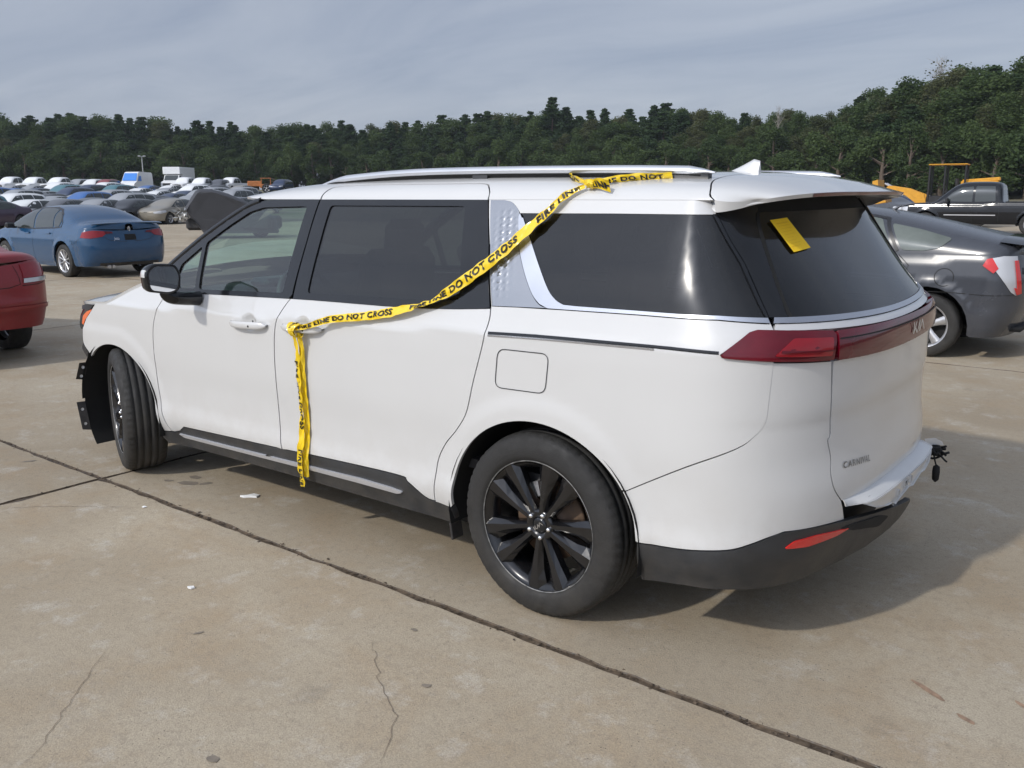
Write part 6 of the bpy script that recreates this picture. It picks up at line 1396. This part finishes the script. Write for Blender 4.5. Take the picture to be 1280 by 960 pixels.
for kind, nv_, lm in (('pine', 4, 'needles'), ('broad', 4, 'leaves'), ('yellow', 2, 'leaves_yellow'), ('bush', 3, 'leaves'), ('bare', 1, 'leaves_yellow')):
    TREES[kind] = []
    for i in range(nv_):
        tr, cr_ = tree_meshes(kind, 100+i*17+len(kind)); ht = max(q[2] for q in cr_.v); TREES[kind].append((ht, tr.mesh('trunk', 'bark_pale' if kind == 'bare' else 'bark'), cr_.mesh('crown', lm)))
LAB = {'pine': ('pine_tree', 'dark green pine in the dense wood behind the yard'), 'broad': ('broadleaf_tree', 'mid green broadleaf tree in the dense wood behind the yard'), 'yellow': ('broadleaf_tree', 'yellowish green broadleaf tree in the dense wood behind the yard'), 'bush': ('shrub', 'green shrub at the foot of the wood behind the yard')}
def plant(kind, px, dist, H=None, h=1., wid=1., label=None):
    x, y, a = at(px, dist); ht, tm, cm = random.choice(TREES[kind]); nm, lab = LAB.get(kind, ('bare_tree', label))
    o = tag(empty(nm, (x, y, yard_z(x, y)-.05), random.uniform(0, 6.28)), label or lab, 'shrub' if kind == 'bush' else 'tree', None if label else lab.split(' in ')[0].split(' at ')[0]+' group'); h = H/ht if H else h; o.scale = (wid*h if H else wid, wid*h if H else wid, h)
    link('trunk', tm, o); link('crown', cm, o); return o
random.seed(5)
# distance of the wood's edge and the height of its skyline along the picture
EDGE = spline([-80, 200, 500, 700, 900, 1050, 1200, 1360], [176, 172, 166, 156, 140, 122, 108, 100])
SKY = spline([-80, 0, 100, 200, 300, 400, 500, 600, 690, 780, 850, 930, 1000, 1080, 1150, 1200, 1280, 1360], [157, 157, 153, 155, 160, 157, 154, 146, 138, 143, 137, 148, 148, 128, 112, 108, 96, 92])
def hgt(px, dist):                       # tree height that reaches the skyline from that distance
    x, y, a = at(px, dist); return 1.63+(240.3-float(SKY(px)))/1119.74*dist*1.0-yard_z(x, y)
MEAN = {'pine': 17.0, 'broad': 13.2, 'yellow': 13.2}
for row, dd, fac, step in ((0, 0, .56, 3.4), (1, 3, .74, 3.2), (2, 6, .90, 2.8), (3, 9, .97, 2.4), (4, 13, 1.0, 2.2)):
    px = -70+row*6
    while px < 1350:
        d_ = float(EDGE(px))+dd+random.uniform(-2, 2); right = px > 860
        kind = random.choices(['pine', 'broad', 'yellow'], ([.30, .60, .10] if row < 2 else [.58, .38, .04]) if not right else [.18, .60, .22])[0]
        H = hgt(px, d_)*fac*(random.uniform(.78, 1.02) if row < 3 else random.uniform(.87, 1.02)); plant(kind, px, d_, H, 1., random.uniform(1.25, 1.8) if row < 3 else random.uniform(1.0, 1.5))
        px += step*1119.74/d_*random.uniform(.75, 1.2)
px = -70
while px < 1350:
    d_ = float(EDGE(px))-5+random.uniform(-2, 1); plant('bush', px, d_, None, random.uniform(.8, 1.25), random.uniform(.9, 1.4)); px += 3.3*1119.74/d_*random.uniform(.8, 1.2)
d_ = float(EDGE(690))+6; plant('pine', 690, d_, hgt(690, d_)+1.4, 1., 1.25, 'tall dark pine whose broad top stands above the middle of the skyline')
d_ = float(EDGE(1160))+19; plant('bare', 1161, d_, hgt(1160, d_)+.9, 1., 1.2, 'bare pale-twigged tree sticking out of the skyline at right')
d_ = float(EDGE(968))+6; plant('bare', 968, d_, hgt(968, d_)+.2, 1., .8, 'thin pale-twigged treetop in the dip of the skyline right of centre')
# ------------------------------------------------------------------ thin summer haze
m, t = new_mat('haze'); o = nd(t, 'ShaderNodeOutputMaterial'); pv = nd(t, 'ShaderNodeVolumePrincipled'); setin(pv, {'Color': (.86, .92, 1.0, 1), 'Density': .00028, 'Anisotropy': .3}); t.links.new(pv.outputs[0], o.inputs['Volume'])
mb = MB(); mb.box((0, 0, 14), (3000, 3000, 32), 0); tag(mb.build('haze', 'haze'), 'thin pale haze over the whole yard', 'haze', kind='stuff')
